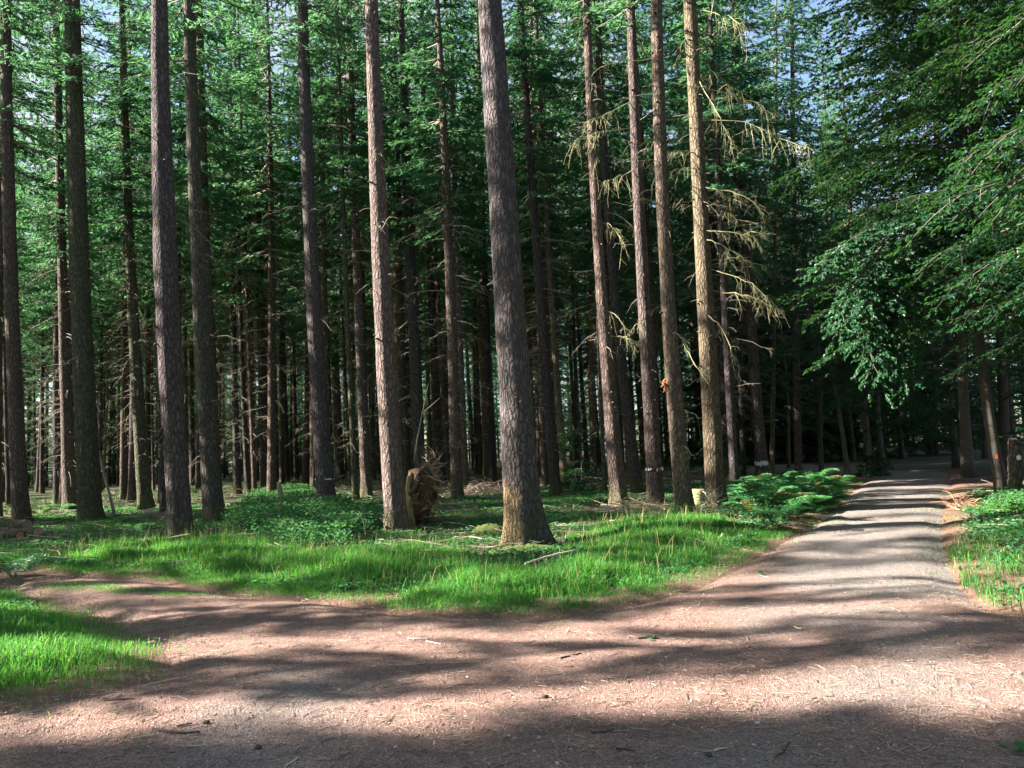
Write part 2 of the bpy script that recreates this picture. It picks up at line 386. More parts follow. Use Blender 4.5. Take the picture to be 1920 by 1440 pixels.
def road_h(x, y):      # faint ruts and a crown
    return gz(x, y) + 0.012 * (fbm(x * 1.7, y * 1.7, 8) - 0.5)
WHEEL = np.array([ground(1640, 1085)[:2], ground(1640, 1000)[:2], ground(1670, 940)[:2], ground(1700, 905)[:2], ground(1705, 888)[:2], [15.5, 40], [18.5, 62], [22, 90]])
def wheel_mask(x, y):
    best = np.full(np.shape(x), 1e9)
    for a, b in zip(WHEEL[:-1], WHEEL[1:]):
        d = b - a; t = np.clip(((x - a[0]) * d[0] + (y - a[1]) * d[1]) / (d @ d), 0, 1)
        best = np.minimum(best, np.hypot(x - a[0] - t * d[0], y - a[1] - t * d[1]))
    return 1 - sstep((best - 0.7) / 0.9)
def build_road():
    st = 0.2
    xs = np.concatenate([np.arange(-30, 24, st), np.arange(24, 41, 1.0)]); ys = np.concatenate([np.arange(-11, 0, 1.0), np.arange(0, 46, st), np.arange(46, 88, 1.0)])
    X, Y = np.meshgrid(xs, ys, indexing='ij'); sh = X.shape; X = X.ravel(); Y = Y.ravel()
    ins = inside(ROAD_POLY, X, Y)
    d, bx, by = edge_dist(ROAD_POLY, X, Y, True)
    i, j = np.meshgrid(np.arange(len(xs) - 1), np.arange(len(ys) - 1), indexing='ij'); b = (i * len(ys) + j).ravel(); ny = len(ys)
    Q = np.stack([b, b + ny, b + ny + 1, b + 1], 1); keep = ins[Q].any(1); Q = Q[keep]
    sn = ~ins; X = np.where(sn, bx, X); Y = np.where(sn, by, Y)
    de = np.where(sn, 0, d)
    Z = road_h(X, Y) - 0.06 * (1 - sstep(de / 0.35)) + 0.006
    att = wheel_mask(X, Y) + 0.6 * sstep((fbm(X * .5, Y * .5, 5) - .5) / .2) * (Y < 8) + 0.5 * sstep((4.8 - Y) / 1.5)
    use = np.unique(Q); mp = -np.ones(len(X), int); mp[use] = np.arange(len(use))
    mb = MB(); mb.add(np.stack([X, Y, Z], 1)[use], mp[Q], 0, True, np.clip(att, 0, 1)[use])
    link('gravel_road', mb.mesh('gravel_road', [M_ROAD]), kind='structure')
build_road()

# ------------------------------------------------------------------ conifers
def conifer_crown(seed, zb, zt, Rm, dens=1.0, card=1.0, every=0.45):
    rng = np.random.default_rng(seed); mb = MB()
    C, D, Nn, LL, WW = [], [], [], [], []; z = zb
    bp = []; br = []
    while z < zt - 0.3:
        t = (z - zb) / (zt - zb)
        for q in range(rng.integers(4, 7)):
            az = rng.uniform(0, 2 * np.pi)
            L = Rm * (1 - t) ** 0.7 * rng.uniform(0.5, 1.15) * min(1, 0.6 + 2.0 * t)
            if rng.random() < 0.12 * (1 - t) / max(dens, .3): continue
            el = -0.25 + 0.75 * t + rng.uniform(-.15, .15)
            h = np.array([math.cos(az), math.sin(az), 0]); side = np.array([-h[1], h[0], 0])
            def bpos(s):
                s = np.asarray(s)[:, None]
                return np.array([0, 0, z]) + h * (L * s * math.cos(el)) + np.array([0, 0, 1.0]) * (L * s * math.sin(el) - 0.16 * L * s * (1 - 0.6 * s))
            bp.append(bpos(np.linspace(0, 1, 5))); br.append(np.linspace(0.012 + 0.012 * L, 0.006, 5))
            n = max(3, int(L / 0.17))
            s = np.linspace(0.22, 1.0, n); P = bpos(s); sg = np.where(np.arange(n) % 2, 1, -1)
            ll = (0.22 + 0.33 * L * (1 - s) + 0.1 * L * (s < 0.5) * 0) * rng.uniform(0.6, 1.2, n)
            ld = unit(h * 0.75 + sg[:, None] * side * rng.uniform(0.5, 1.0, (n, 1)) + np.array([0, 0, 1]) * rng.uniform(-.35, .08, (n, 1)))
            for k in range(n):
                mcount = max(2, int(ll[k] / 0.045 * dens / card))
                u = rng.uniform(0.05, 1, mcount)[:, None]
                c = P[k] + ld[k] * ll[k] * u + np.array([0, 0, -1]) * (0.18 * ll[k] * u ** 2) + rng.normal(0, .025, (mcount, 3))
                d = unit(ld[k] + rng.normal(0, .33, (mcount, 3)) + np.array([0, 0, -.22]))
                C.append(c); D.append(d); Nn.append(np.array([0, 0, 1]) + rng.normal(0, .55, (mcount, 3)))
                LL.append(rng.uniform(0.13, 0.3, mcount) * card); WW.append(rng.uniform(0.028, 0.052, mcount) * card)
        z += every * rng.uniform(0.6, 1.4)
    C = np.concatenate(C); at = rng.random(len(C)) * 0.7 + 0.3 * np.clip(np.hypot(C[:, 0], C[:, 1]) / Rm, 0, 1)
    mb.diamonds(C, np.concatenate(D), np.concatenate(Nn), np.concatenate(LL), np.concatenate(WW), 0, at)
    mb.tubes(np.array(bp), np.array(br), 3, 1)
    return mb

def dead_branches(rng, axis, rad, z0, z1, n, lmin, lmax, twigs=5, thick=1.0, raw=False):
    P = []; Rr = []; TP = []; TR = []; OW = []
    for i in range(n):
        z = z0 + (z1 - z0) * (rng.random() ** 0.8); az = rng.uniform(0, 2 * np.pi)
        t = (z - z0) / (z1 - z0)
        L = rng.uniform(lmin, lmax) * (0.45 + 0.55 * t)
        if rng.random() < 0.35: L *= 0.25
        el = rng.uniform(-.35, .35); h = np.array([math.cos(az), math.sin(az), 0])
        s = np.linspace(0, 1, 5)[:, None]; wob = rng.normal(0, .04 * L, (5, 3)) * s
        p = axis(z) + h * rad(z) * 0.8 + h * L * s * math.cos(el) + np.array([0, 0, 1]) * (L * s * math.sin(el) - rng.uniform(0.05, .5) * L * s ** 2) + wob
        P.append(p); Rr.append(np.linspace(0.007 + 0.005 * L, 0.003, 5) * thick)
        if L > 0.5:
            for k in range(twigs):
                u = rng.uniform(.25, 1); q0 = np.array([np.interp(u, s[:, 0], p[:, c]) for c in range(3)])
                d = unit(h * rng.uniform(.1, 1) + np.array([-h[1], h[0], 0]) * rng.normal(0, .8) + np.array([0, 0, rng.uniform(-.9, .15)]))
                l = rng.uniform(.15, .5) * L * .7
                ss = np.linspace(0, 1, 4)[:, None]
                TP.append(q0 + d * l * ss + np.array([0, 0, -1]) * l * .3 * ss ** 2); TR.append(np.linspace(.004, .0022, 4) * thick); OW.append(i)
    if raw: return (np.array(P), np.array(Rr)), (np.array(TP), np.array(TR))
    out = []
    for i in range(n):
        mb = MB(); mb.tubes(P[i], Rr[i], 4, 0, True); tw = [q for q in range(len(TP)) if OW[q] == i]
        if tw: mb.tubes(np.array([TP[q] for q in tw]), np.array([TR[q] for q in tw]), 3)
        out.append(mb)
    return out

def trunk_mesh(name, axis, rad, H, seed, mat, sides=20, rings=60, flare=0.0, lump=0.025, knots=0, flare_h=0.45):
    rng = np.random.default_rng(seed)
    zs = np.concatenate([np.linspace(-0.25, 1.6, rings // 3), np.linspace(1.6, 14, rings // 2)[1:], np.linspace(14, H, 8)[1:]])
    th = np.arange(sides) * 2 * np.pi / sides
    ph = rng.uniform(0, 6.28, 8); V = []
    for z in zs:
        fl = flare * math.exp(-max(z, 0) / flare_h)
        lob = 1 + fl * (0.75 + 0.55 * np.sin(3 * th + ph[0]) + 0.35 * np.sin(5 * th + ph[1]))
        lp = lump * (np.sin(2 * th + ph[2] + z * .7) + .6 * np.sin(3 * th + ph[3] - z * 1.7) + .6 * np.sin(5 * th + ph[4] + z * 3.1))
        lp = lp + lump * 0.5 * rng.normal(0, 1, sides)
        r = rad(max(z, 0)) * lob * (1 + lp)
        c = axis(max(z, 0)); V.append(np.stack([c[0] + r * np.cos(th), c[1] + r * np.sin(th), np.full(sides, z)], 1))
    V = np.array(V); k = len(zs)
    j, a = np.meshgrid(np.arange(k - 1), np.arange(sides), indexing='ij'); a2 = (a + 1) % sides
    Q = np.stack([j * sides + a, j * sides + a2, (j + 1) * sides + a2, (j + 1) * sides + a], -1).reshape(-1, 4)
    mb = MB(); mb.add(V, Q, 0, True)
    if knots:   # broken stubs in the bark
        P = []; Rr = []
        for i in range(knots):
            z = rng.uniform(1.5, 13); az = rng.uniform(0, 6.28); h = np.array([math.cos(az), math.sin(az), 0])
            p0 = axis(z) + h * rad(z) * .85; l = rad(z) * .15 + rng.uniform(.03, .1)
            P.append(np.stack([p0, p0 + h * l * .6, p0 + h * l + np.array([0, 0, -.01])])); Rr.append([.03, .02, .012])
        mb.tubes(np.array(P), np.array(Rr), 5, 0, True)
    return mb.mesh(name, [mat])

CROWNS = []
def crown_with_twigs(i):
    zb = 9.0 + 1.2 * (i % 3); c = conifer_crown(10 + i, zb, 26.5, 2.3 + 0.13 * i, 1.9); rng = np.random.default_rng(170 + i)
    d = dead_branches(rng, lambda z: np.array([0, 0, z]), lambda z: .1, 1.5, zb + 2, 80, .5, 2.2, 6, 0.9, True)
    c.tubes(*d[0], 4, 1); c.tubes(*d[1], 3, 1)
    return c.mesh('crown', [M_NEEDLE, M_DEADWOOD])
CROWNS += [crown_with_twigs(i) for i in range(5)]
HIGH_CROWNS = [conifer_crown(40 + i, 12.5 + i, 28, 2.5, 0.9).mesh('crown', [M_NEEDLE, M_DEADWOOD]) for i in range(3)]

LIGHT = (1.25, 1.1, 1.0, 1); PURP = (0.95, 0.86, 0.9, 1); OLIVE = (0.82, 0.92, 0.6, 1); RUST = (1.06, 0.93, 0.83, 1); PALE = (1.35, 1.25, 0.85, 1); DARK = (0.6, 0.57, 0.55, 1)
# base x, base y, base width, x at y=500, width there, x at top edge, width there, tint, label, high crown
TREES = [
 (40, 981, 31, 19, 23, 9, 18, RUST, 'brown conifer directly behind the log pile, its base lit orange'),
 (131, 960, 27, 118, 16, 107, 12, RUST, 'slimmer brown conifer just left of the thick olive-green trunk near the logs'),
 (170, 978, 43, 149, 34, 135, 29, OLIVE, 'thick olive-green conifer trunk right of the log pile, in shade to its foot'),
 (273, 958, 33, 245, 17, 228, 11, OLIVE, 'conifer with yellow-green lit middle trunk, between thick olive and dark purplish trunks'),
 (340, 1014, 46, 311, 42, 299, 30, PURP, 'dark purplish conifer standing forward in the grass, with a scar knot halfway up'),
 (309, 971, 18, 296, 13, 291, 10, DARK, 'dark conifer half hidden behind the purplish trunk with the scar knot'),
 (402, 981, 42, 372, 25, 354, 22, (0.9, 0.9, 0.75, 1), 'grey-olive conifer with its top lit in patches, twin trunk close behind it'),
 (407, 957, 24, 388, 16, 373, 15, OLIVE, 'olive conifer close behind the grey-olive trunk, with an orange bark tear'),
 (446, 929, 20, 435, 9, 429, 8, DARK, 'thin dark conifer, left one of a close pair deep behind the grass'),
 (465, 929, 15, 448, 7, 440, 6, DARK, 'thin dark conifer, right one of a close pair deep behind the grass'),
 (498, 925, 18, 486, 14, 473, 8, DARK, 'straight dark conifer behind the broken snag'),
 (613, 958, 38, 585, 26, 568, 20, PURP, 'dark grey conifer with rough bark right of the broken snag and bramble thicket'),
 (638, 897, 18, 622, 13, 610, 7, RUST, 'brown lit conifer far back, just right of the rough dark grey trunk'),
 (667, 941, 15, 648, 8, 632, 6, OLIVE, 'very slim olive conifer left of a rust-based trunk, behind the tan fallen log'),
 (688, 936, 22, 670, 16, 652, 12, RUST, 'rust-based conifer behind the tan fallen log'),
 (743, 1000, 46, 715, 33, 697, 25, (1.4, 1.2, 1.12, 1), 'conifer with pale pinkish upper trunk and dark flared foot, left of the root plate'),  # tint raised to imitate sun on the trunk
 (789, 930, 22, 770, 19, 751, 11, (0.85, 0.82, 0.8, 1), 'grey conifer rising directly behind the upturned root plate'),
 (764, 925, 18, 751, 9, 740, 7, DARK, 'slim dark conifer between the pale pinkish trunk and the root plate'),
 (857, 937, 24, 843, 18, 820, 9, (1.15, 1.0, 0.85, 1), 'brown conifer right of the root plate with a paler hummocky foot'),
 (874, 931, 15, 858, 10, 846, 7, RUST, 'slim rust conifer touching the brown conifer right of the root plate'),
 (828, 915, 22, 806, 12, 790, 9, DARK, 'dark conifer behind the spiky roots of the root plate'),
 (983, 1023, 72, 951, 56, 918, 46, (1.0, 0.97, 1.0, 1), 'thickest conifer, front and centre, its flared base tan on one flank'),
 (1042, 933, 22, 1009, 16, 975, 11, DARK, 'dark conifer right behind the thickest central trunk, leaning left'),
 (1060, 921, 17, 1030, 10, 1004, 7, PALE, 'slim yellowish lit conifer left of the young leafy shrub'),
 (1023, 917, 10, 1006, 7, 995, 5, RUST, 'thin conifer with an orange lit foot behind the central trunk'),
 (1162, 950, 37, 1124, 20, 1099, 14, (1.3, 1.08, 0.97, 1), 'pinkish lit conifer with a mossy foot and dangling lichen twigs'),  # bright tint carries the sunlit look
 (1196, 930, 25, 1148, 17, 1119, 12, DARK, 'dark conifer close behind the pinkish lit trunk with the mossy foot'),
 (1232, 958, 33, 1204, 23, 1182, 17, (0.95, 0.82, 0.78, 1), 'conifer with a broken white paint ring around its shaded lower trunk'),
 (1284, 968, 36, 1249, 26, 1231, 22, (1.35, 1.15, 0.92, 1), 'conifer with golden lit patches and a torn orange bark flap, nearest the road'),  # tint brightened in place of sunlight on the bark
 (1343, 955, 40, 1320, 29, 1295, 25, (1.4, 1.25, 0.88, 1), 'conifer with many long yellowish dead branches, dark foot beside the brush pile'),  # sunlit gold put into the trunk tint
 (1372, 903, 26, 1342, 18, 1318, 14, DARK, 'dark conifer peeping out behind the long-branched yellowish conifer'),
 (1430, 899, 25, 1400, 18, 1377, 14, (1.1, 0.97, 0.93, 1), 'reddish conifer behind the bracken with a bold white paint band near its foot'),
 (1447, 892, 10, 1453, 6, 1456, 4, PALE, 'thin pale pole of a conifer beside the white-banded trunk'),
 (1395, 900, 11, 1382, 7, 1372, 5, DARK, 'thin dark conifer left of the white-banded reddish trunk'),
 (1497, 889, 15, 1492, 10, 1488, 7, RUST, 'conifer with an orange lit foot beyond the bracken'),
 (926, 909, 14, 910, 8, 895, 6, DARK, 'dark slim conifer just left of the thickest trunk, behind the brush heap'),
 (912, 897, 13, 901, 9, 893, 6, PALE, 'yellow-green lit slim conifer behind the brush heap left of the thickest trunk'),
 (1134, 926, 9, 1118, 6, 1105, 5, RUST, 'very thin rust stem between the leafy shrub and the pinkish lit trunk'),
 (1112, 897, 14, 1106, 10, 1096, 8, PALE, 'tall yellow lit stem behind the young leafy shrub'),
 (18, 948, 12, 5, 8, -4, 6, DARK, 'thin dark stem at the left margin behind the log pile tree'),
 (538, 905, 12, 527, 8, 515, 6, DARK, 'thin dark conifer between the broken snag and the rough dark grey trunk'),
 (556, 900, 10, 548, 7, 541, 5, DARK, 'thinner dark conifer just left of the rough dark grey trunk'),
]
NAMED = []
SPECIAL = {}
def manual_tree(i, spec):
    bx, by, bw, mx, mw, tx, tw, tint, label = spec
    rng = np.random.default_rng(500 + i)
    g = ground(bx, by); Y = g[1]
    dist = np.linalg.norm(g - CAM)
    pm = at_depth(mx, 500, Y); pt = at_depth(tx, 0, Y)
    z1, z2 = pm[2] - g[2], pt[2] - g[2]; x1, x2 = pm[0] - g[0], pt[0] - g[0]
    # quadratic through the three measured points, straight above
    A = np.array([[z1, z1 ** 2], [z2, z2 ** 2]]); ca, cb = np.linalg.solve(A, [x1, x2])
    yl = rng.normal(0, .004)
    sl = ca + 2 * cb * z2
    def axis(z):
        x = ca * z + cb * z * z if z <= z2 else x2 + sl * (z - z2)
        return np.array([x, yl * z, z])
    mpp = Y / F
    r0, r1, r2 = bw * mpp / 2, mw * mpp / 2 * 1.02, tw * mpp / 2
    z0 = 1.2
    rb = min(r0 * 0.92, r1 * 1.5)
    H = float(np.clip(z2 + 10, 24, 30))
    def rad(z):
        r = np.interp(z, [0, max(z1, 1.5), max(z2, 3), H], [rb, r1, r2, 0.03])
        return r
    t = thing('conifer_tree', g, label, 'tree', 'conifers at the front of the stand')
    fl = max(0.18, min(0.5, r0 / rb - 1 + 0.22)); big = i == 21
    if big: fl = 0.6
    me = trunk_mesh('trunk', axis, rad, H, 900 + i, M_BARK_TAN_BASE if big else M_BARK, 40 if big else 20, 90 if big else 54, fl, 0.02, 26 if Y < 26 else 12, 0.4)
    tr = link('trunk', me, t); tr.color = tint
    lean = Vector((axis(20)[0] - axis(12)[0], axis(20)[1] - axis(12)[1], 8)).normalized()
    cr = link('crown', (HIGH_CROWNS if Y < 25 else CROWNS)[i % 3], t)
    cr.rotation_mode = 'QUATERNION'; cr.rotation_quaternion = Vector((0, 0, 1)).rotation_difference(lean) @ Matrix.Rotation(rng.uniform(0, 6.28), 3, 'Z').to_quaternion()
    a14 = axis(14); cr.location = (a14[0] - lean.x * 14, a14[1] - lean.y * 14, 0)
    if i == 21:
        dm = dead_branches(rng, axis, rad, 3.0, 10.5, 14, .15, .4, 0)
    else:
        dm = dead_branches(rng, axis, rad, 2.2, min(z2, 13), 34 if Y > 22 else 26, .3, 2.0 if Y > 22 else 1.5, 5, 0.85)
    for b in dm: link('dead_branch', b.mesh('dead_branch', [M_DEADWOOD]), t)
    NAMED.append((g[0], g[1])); SPECIAL[i] = (t, g, axis, rad, Y)
for i, s in enumerate(TREES): manual_tree(i, s)

# background stand: ordinary copies of five built trees
protos = []
for k in range(6):
    rng = np.random.default_rng(70 + k)
    b1, b2 = rng.normal(0, .12, 2)
    axis = lambda z, b1=b1, b2=b2: np.array([b1 * math.sin(z * .16), b2 * math.sin(z * .13), z])
    r0 = [0.18, 0.15, 0.2, 0.12, 0.16, 0.095][k]
    rad = lambda z, r0=r0: r0 * (1 - z / 28.0) + 0.01
    protos.append((trunk_mesh('trunk', axis, rad, 26, 60 + k, M_BARK, 12, 36, 0.25, 0.02, 10),))
rng = np.random.default_rng(4)
placed = list(NAMED); spots = []
road_free = lambda x, y, d: float(sdist(ROAD_POLY, np.array([x]), np.array([y]))[0]) < -d
tries = 0
while len(spots) < 262 and tries < 60000:
    tries += 1
    y = 24 + 54 * rng.random() ** 0.8; x = rng.uniform(-0.72 * y - 2, 0.5 * y + 3)
    if x > 0.42 * y + 1.5: continue
    pl = np.array(placed)
    if ((pl[:, 0] - x) ** 2 + (pl[:, 1] - y) ** 2).min() < 2.75 ** 2 or not road_free(x, y, 2.2): continue
    placed.append((x, y)); spots.append((x, y))
G_BACK = 'conifers standing deep in the stand'
L_BACK = 'slim conifer deep in the dim stand, one of many alike behind the nearer trunks'
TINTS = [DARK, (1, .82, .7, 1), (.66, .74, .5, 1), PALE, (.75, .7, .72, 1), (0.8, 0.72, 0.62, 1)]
def stand_tree(x, y, label, group, rng, crown=None, sc=None, wf=1):
    k = int(rng.integers(0, 6)); s = sc or rng.uniform(.86, 1.12)
    t = thing('conifer_tree', (x, y, gz(x, y)), label, 'tree', group)
    t.rotation_euler = (rng.normal(0, .012), rng.normal(-0.006, .012), rng.uniform(0, 6.28)); t.scale = (s * wf, s * wf, s)
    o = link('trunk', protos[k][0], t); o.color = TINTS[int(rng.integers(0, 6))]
    link('crown', (crown or CROWNS)[int(rng.integers(0, len(crown or CROWNS)))], t).rotation_euler = (0, 0, rng.uniform(0, 6.28))
for x, y in spots: stand_tree(x, y, L_BACK, G_BACK, rng)
# trees just outside the left of the picture, beside the side path and the junction
OFF = [(-28, 2.45, 1, .62), (-22, 2.2, 1, .6), (-35, 2.0, 1, .7), (-16, 2.7, .8, .5), (-25, -.6, 1, 1), (-18, -.8, 1, 1), (-31, -2.6, 1, 1), (-41, -.6, 1, 1), (-22, -4, 1, 1), (-30, 4.9, 1, .24), (-26, 3.1, 1, .5), (-19, 2.9, .85, .5), (-12.5, 3.3, .45, .5), (-16.5, 5.45, 1, .33), (-15, 4.95, .34, .8), (-21, 7.2, .5, .65), (-16, 8.1, .5, .5), (-13, 7.6, .38, .5), (-17.5, 7.0, .5, .75), (-36, 8.6, 1, .5), (-25, 10.2, 1, .55), (-34, 11.9, 1, .42), (-16, 12.5, 1.25, .42), (-39, 13.6, 1, .8), (-31, 15.8, 1, .4), (-25, 17.3, 1, .75), (-36, 18.0, 1, .8), (-43, 16.0, 1, .8), (-30, 20.2, 1, .6), (-41, 21.5, 1, .9), (-24, 21.2, 1, .6), (-34, 23.4, 1, .9), (-27, 24.5, 1, .9), (-44, 10.4, 1, .5)]
OFF_CROWNS = [conifer_crown(30 + i, 8.0, 26.5, 3.0, 2.6, 1.7).mesh('crown', [M_NEEDLE, M_DEADWOOD]) for i in range(2)]
for x, y, sc_, wf in OFF: stand_tree(x, y, 'conifer beside the side path, beyond the left edge of the view', 'conifers beyond the left edge of the view', rng, CROWNS[:2] if y == 12.5 else OFF_CROWNS, sc_, wf)

# far wood that reads as one mass
def far_wood():
    rng = np.random.default_rng(9); mb = MB()
    low = []
    for k in range(4):
        c = conifer_crown(90 + k, 1.0 + 1.2 * k, 25, 2.9, 0.65, 2.4, 0.6)
        low.append((np.concatenate(c.V[:1]), c.F[4][0], c.A[0]))
    pts = []; tries = 0
    while len(pts) < 330 and tries < 30000:
        tries += 1
        a = rng.uniform(-0.80, 0.85); r = 80 + 46 * rng.random(); x, y = r * math.sin(a), r * math.cos(a)
        if any((x - p[0]) ** 2 + (y - p[1]) ** 2 < 9 for p in pts): continue
        pts.append((x, y))
    TP = []; TR = []
    for x, y in pts:
        V, Fq, A = low[int(rng.integers(0, 4))]; s = rng.uniform(.85, 1.1); a = rng.uniform(0, 6.28)
        c, q = math.cos(a), math.sin(a)
        W = np.stack([V[:, 0] * c - V[:, 1] * q, V[:, 0] * q + V[:, 1] * c, V[:, 2]], 1) * s + [x, y, 0]
        mb.add(W, Fq, 0, False, A)
        zz = np.linspace(-.2, 25 * s, 4); TP.append(np.stack([np.full(4, x), np.full(4, y), zz], 1)); TR.append(np.array([.22, .18, .12, .03]) * rng.uniform(.7, 1.2))
    n0 = len(pts)
    # the wood goes on all round the junction, out of the picture
    for q in range(150):
        a = rng.uniform(R(38), R(250)); r = 15 + 45 * rng.random(); x, y = r * math.sin(a), r * math.cos(a)
        if sdist(ROAD_POLY, np.array([x]), np.array([y]))[0] > -2 and y > -6: continue
        pts.append((x, y, 1))
    for q in range(60):
        a = rng.uniform(R(250), R(312)); r = 60 + 30 * rng.random(); pts.append((r * math.sin(a), r * math.cos(a), 1))
    for p_ in pts[n0:]:
        x, y, _ = p_; V, Fq, A = low[int(rng.integers(0, 4))]; s = rng.uniform(.85, 1.1)
        mb.add(V * s + [x, y, 0], Fq, 0, False, A); zz = np.linspace(-.2, 25 * s, 4); TP.append(np.stack([np.full(4, x), np.full(4, y), zz], 1)); TR.append(np.array([.22, .18, .12, .03]))
    for q in range(230):
        a = rng.uniform(-.8, .8); r = 92 + 40 * rng.random(); V, Fq, A = low[int(rng.integers(0, 2))]; mb.add(V * np.array([.7, .7, .38]) + [r * math.sin(a), r * math.cos(a), -.6], Fq, 0, False, A)
    mb.tubes(np.array(TP), np.array(TR), 6, 1)
    o = link('far_wood', mb.mesh('far_wood', [M_NEEDLE, M_BARK]), kind='stuff'); tag(o, 'far-off conifer wood closing the view behind all the trunks', 'wood')
far_wood()

# ------------------------------------------------------------------ individual dead branches on the trees by the road
def dead_limb(ti, pts, dy, hang=10, r=0.0105, hl=0.6):
    hang = int(hang * 1.6)
    t, g, axis, rad, Y = SPECIAL[ti]
    rng = np.random.default_rng(abs(hash((ti, pts[0]))) % 99991)
    n = len(pts); P = []
    for k, (x, y) in enumerate(pts):
        p = at_depth(x, y, Y + dy * k / (n - 1)) - g
        P.append(p)
    P = np.array(P)
    a0 = axis(P[0][2]); P[0] = a0 + (P[0] - a0) * min(1, rad(P[0][2]) * .7 / max(np.linalg.norm((P[0] - a0)), 1e-3))
    # smooth resample
    s = np.linspace(0, 1, n); ss = np.linspace(0, 1, 12); Q = np.stack([np.interp(ss, s, P[:, c]) for c in range(3)], 1)
    Q[1:-1] = Q[1:-1] * .5 + .25 * (Q[:-2] + Q[2:]); Q[1:] += rng.normal(0, .018, (11, 3))
    mb = MB(); mb.tubes(Q, np.linspace(r, .006, 12), 5, 0, True)
    L = np.linalg.norm(np.diff(Q, axis=0), axis=1).sum(); TP = []; TR = []
    for k in range(hang):
        u = rng.uniform(.25, 1.0) * 11; i0 = min(int(u), 10); q0 = Q[i0] + (Q[i0 + 1] - Q[i0]) * (u - i0)
        fw = unit(Q[-1] - Q[0]); d = unit(fw * rng.uniform(.1, 1.2) + rng.normal(0, .55, 3) + np.array([0, 0, -.22])); l = hl * rng.uniform(.35, 1.2)
        w = np.linspace(0, 1, 6)[:, None]
        c = q0 + d * l * .6 * w + np.array([0, 0, -1]) * l * rng.uniform(.1, .75) * w ** 2 + rng.normal(0, .012, (6, 3)) * w
        TP.append(c); TR.append(np.linspace(.0045, .002, 6))
        for e in range(2):
            j = rng.integers(1, 5); d2 = unit(d * .5 + rng.normal(0, .6, 3) + np.array([0, 0, -.7])); l2 = l * rng.uniform(.2, .5)
            TP.append(c[j] + d2 * l2 * w); TR.append(np.linspace(.003, .0016, 6))
    if TP: mb.tubes(np.array(TP), np.array(TR), 3)
    link('dead_branch', mb.mesh('dead_branch', [M_LICHEN]), t)
z5 = lambda *p: [(1000 + x / 2.88, y / 2.88) for x, y in p]
z6 = lambda *p: [(1100 + x / 2.618, 500 + y / 2.618) for x, y in p]
LIMBS = [
 (28, z5((700, 440), (840, 462), (1000, 488), (1230, 560), (1255, 605)), -1.2, 26), (29, z5((870, 655), (1080, 645), (1230, 690), (1400, 775), (1490, 800)), -.8, 24),
 (29, z5((850, 150), (1000, 158), (1150, 150), (1400, 155)), .6, 14), (29, z5((880, 40), (980, 70), (1060, 90), (1150, 160)), -.7, 14), (29, z5((880, 230), (820, 265), (760, 290)), -.5, 5),
 (27, z5((540, 690), (400, 700), (300, 735), (240, 755), (205, 790)), -.9, 16), (27, z5((540, 540), (440, 590), (350, 630), (270, 670), (250, 700)), -1.1, 16),
 (28, z5((670, 322), (560, 322), (430, 330), (350, 370), (315, 410)), .5, 8), (28, z5((670, 860), (600, 868), (545, 880)), -.6, 5),
 (29, z5((870, 830), (800, 820), (740, 826)), -.8, 7), (29, z5((880, 905), (820, 912), (740, 930)), -.4, 6), (25, z5((335, 800), (345, 860), (330, 905)), -.4, 6, ), (27, z5((560, 900), (490, 950), (430, 960), (370, 990)), -.7, 12),
 (25, z5((345, 1210), (400, 1205), (440, 1240), (490, 1330)), -.5, 10), (29, z5((900, 1010), (960, 1015), (1080, 1035), (1190, 1092), (1230, 1140)), -.9, 20), (29, z5((900, 1120), (980, 1108), (1070, 1120)), -.6, 5),
 (29, z5((920, 1120), (1030, 1140), (1110, 1190), (1180, 1280)), .7, 16), (29, z5((900, 1245), (1000, 1250), (1150, 1262), (1280, 1258)), -.9, 14), (29, z5((910, 1290), (1000, 1315), (1100, 1370), (1190, 1425)), -1.1, 14),
 (29, z5((920, 1420), (1000, 1402), (1100, 1390), (1185, 1385)), .5, 8), (29, z6((590, 5), (700, 42), (800, 75), (855, 115), (885, 165)), -1.0, 12), (29, z6((610, 115), (720, 130), (830, 155), (935, 205)), -.8, 14),
 (29, z6((580, 215), (620, 260), (660, 290), (700, 380), (712, 445)), -1.2, 6), (28, z6((405, 315), (445, 325), (480, 380), (530, 480)), -1.0, 7), (28, z6((455, 700), (490, 708), (530, 725), (555, 748)), -.7, 3),
 (28, z6((460, 885), (490, 890), (520, 925)), -.6, 1), (25, z6((70, 215), (110, 220), (150, 245), (185, 290)), -.5, 5), (25, z6((80, 342), (140, 342), (190, 350), (220, 360)), -.5, 6), (27, z6((290, 265), (250, 275), (220, 310), (205, 335)), -.7, 5),
 (27, z6((290, 350), (240, 370), (210, 385)), -.6, 6), (28, z5((650, 1085), (590, 1080), (500, 1070)), -.6, 5), (28, z5((680, 770), (620, 760), (570, 792)), -.6, 4), (31, z5((1125, 810), (1140, 850), (1180, 930), (1240, 1000), (1250, 1040)), -.9, 14),
 (29, z5((880, 300), (960, 380), (1060, 460), (1180, 540)), .9, 14), (29, z5((890, 420), (960, 560), (1030, 680), (1080, 790)), -1.4, 10), (31, z6((800, 60), (870, 120), (930, 160), (1010, 260)), .8, 12), (29, z5((900, 800), (1000, 812), (1120, 800), (1230, 796)), .4, 9),
 (22, z5((60, 830), (130, 800), (200, 815), (300, 810)), -.4, 6), (26, z5((370, 830), (430, 845), (490, 895)), -.6, 5), (15, [(735, 300), (715, 290), (690, 280)], -.5, 2), (12, [(620, 280), (660, 288), (695, 300)], .5, 2), (16, [(770, 290), (790, 305), (800, 330)], -.4, 3),
]
for L in LIMBS: dead_limb(*L)

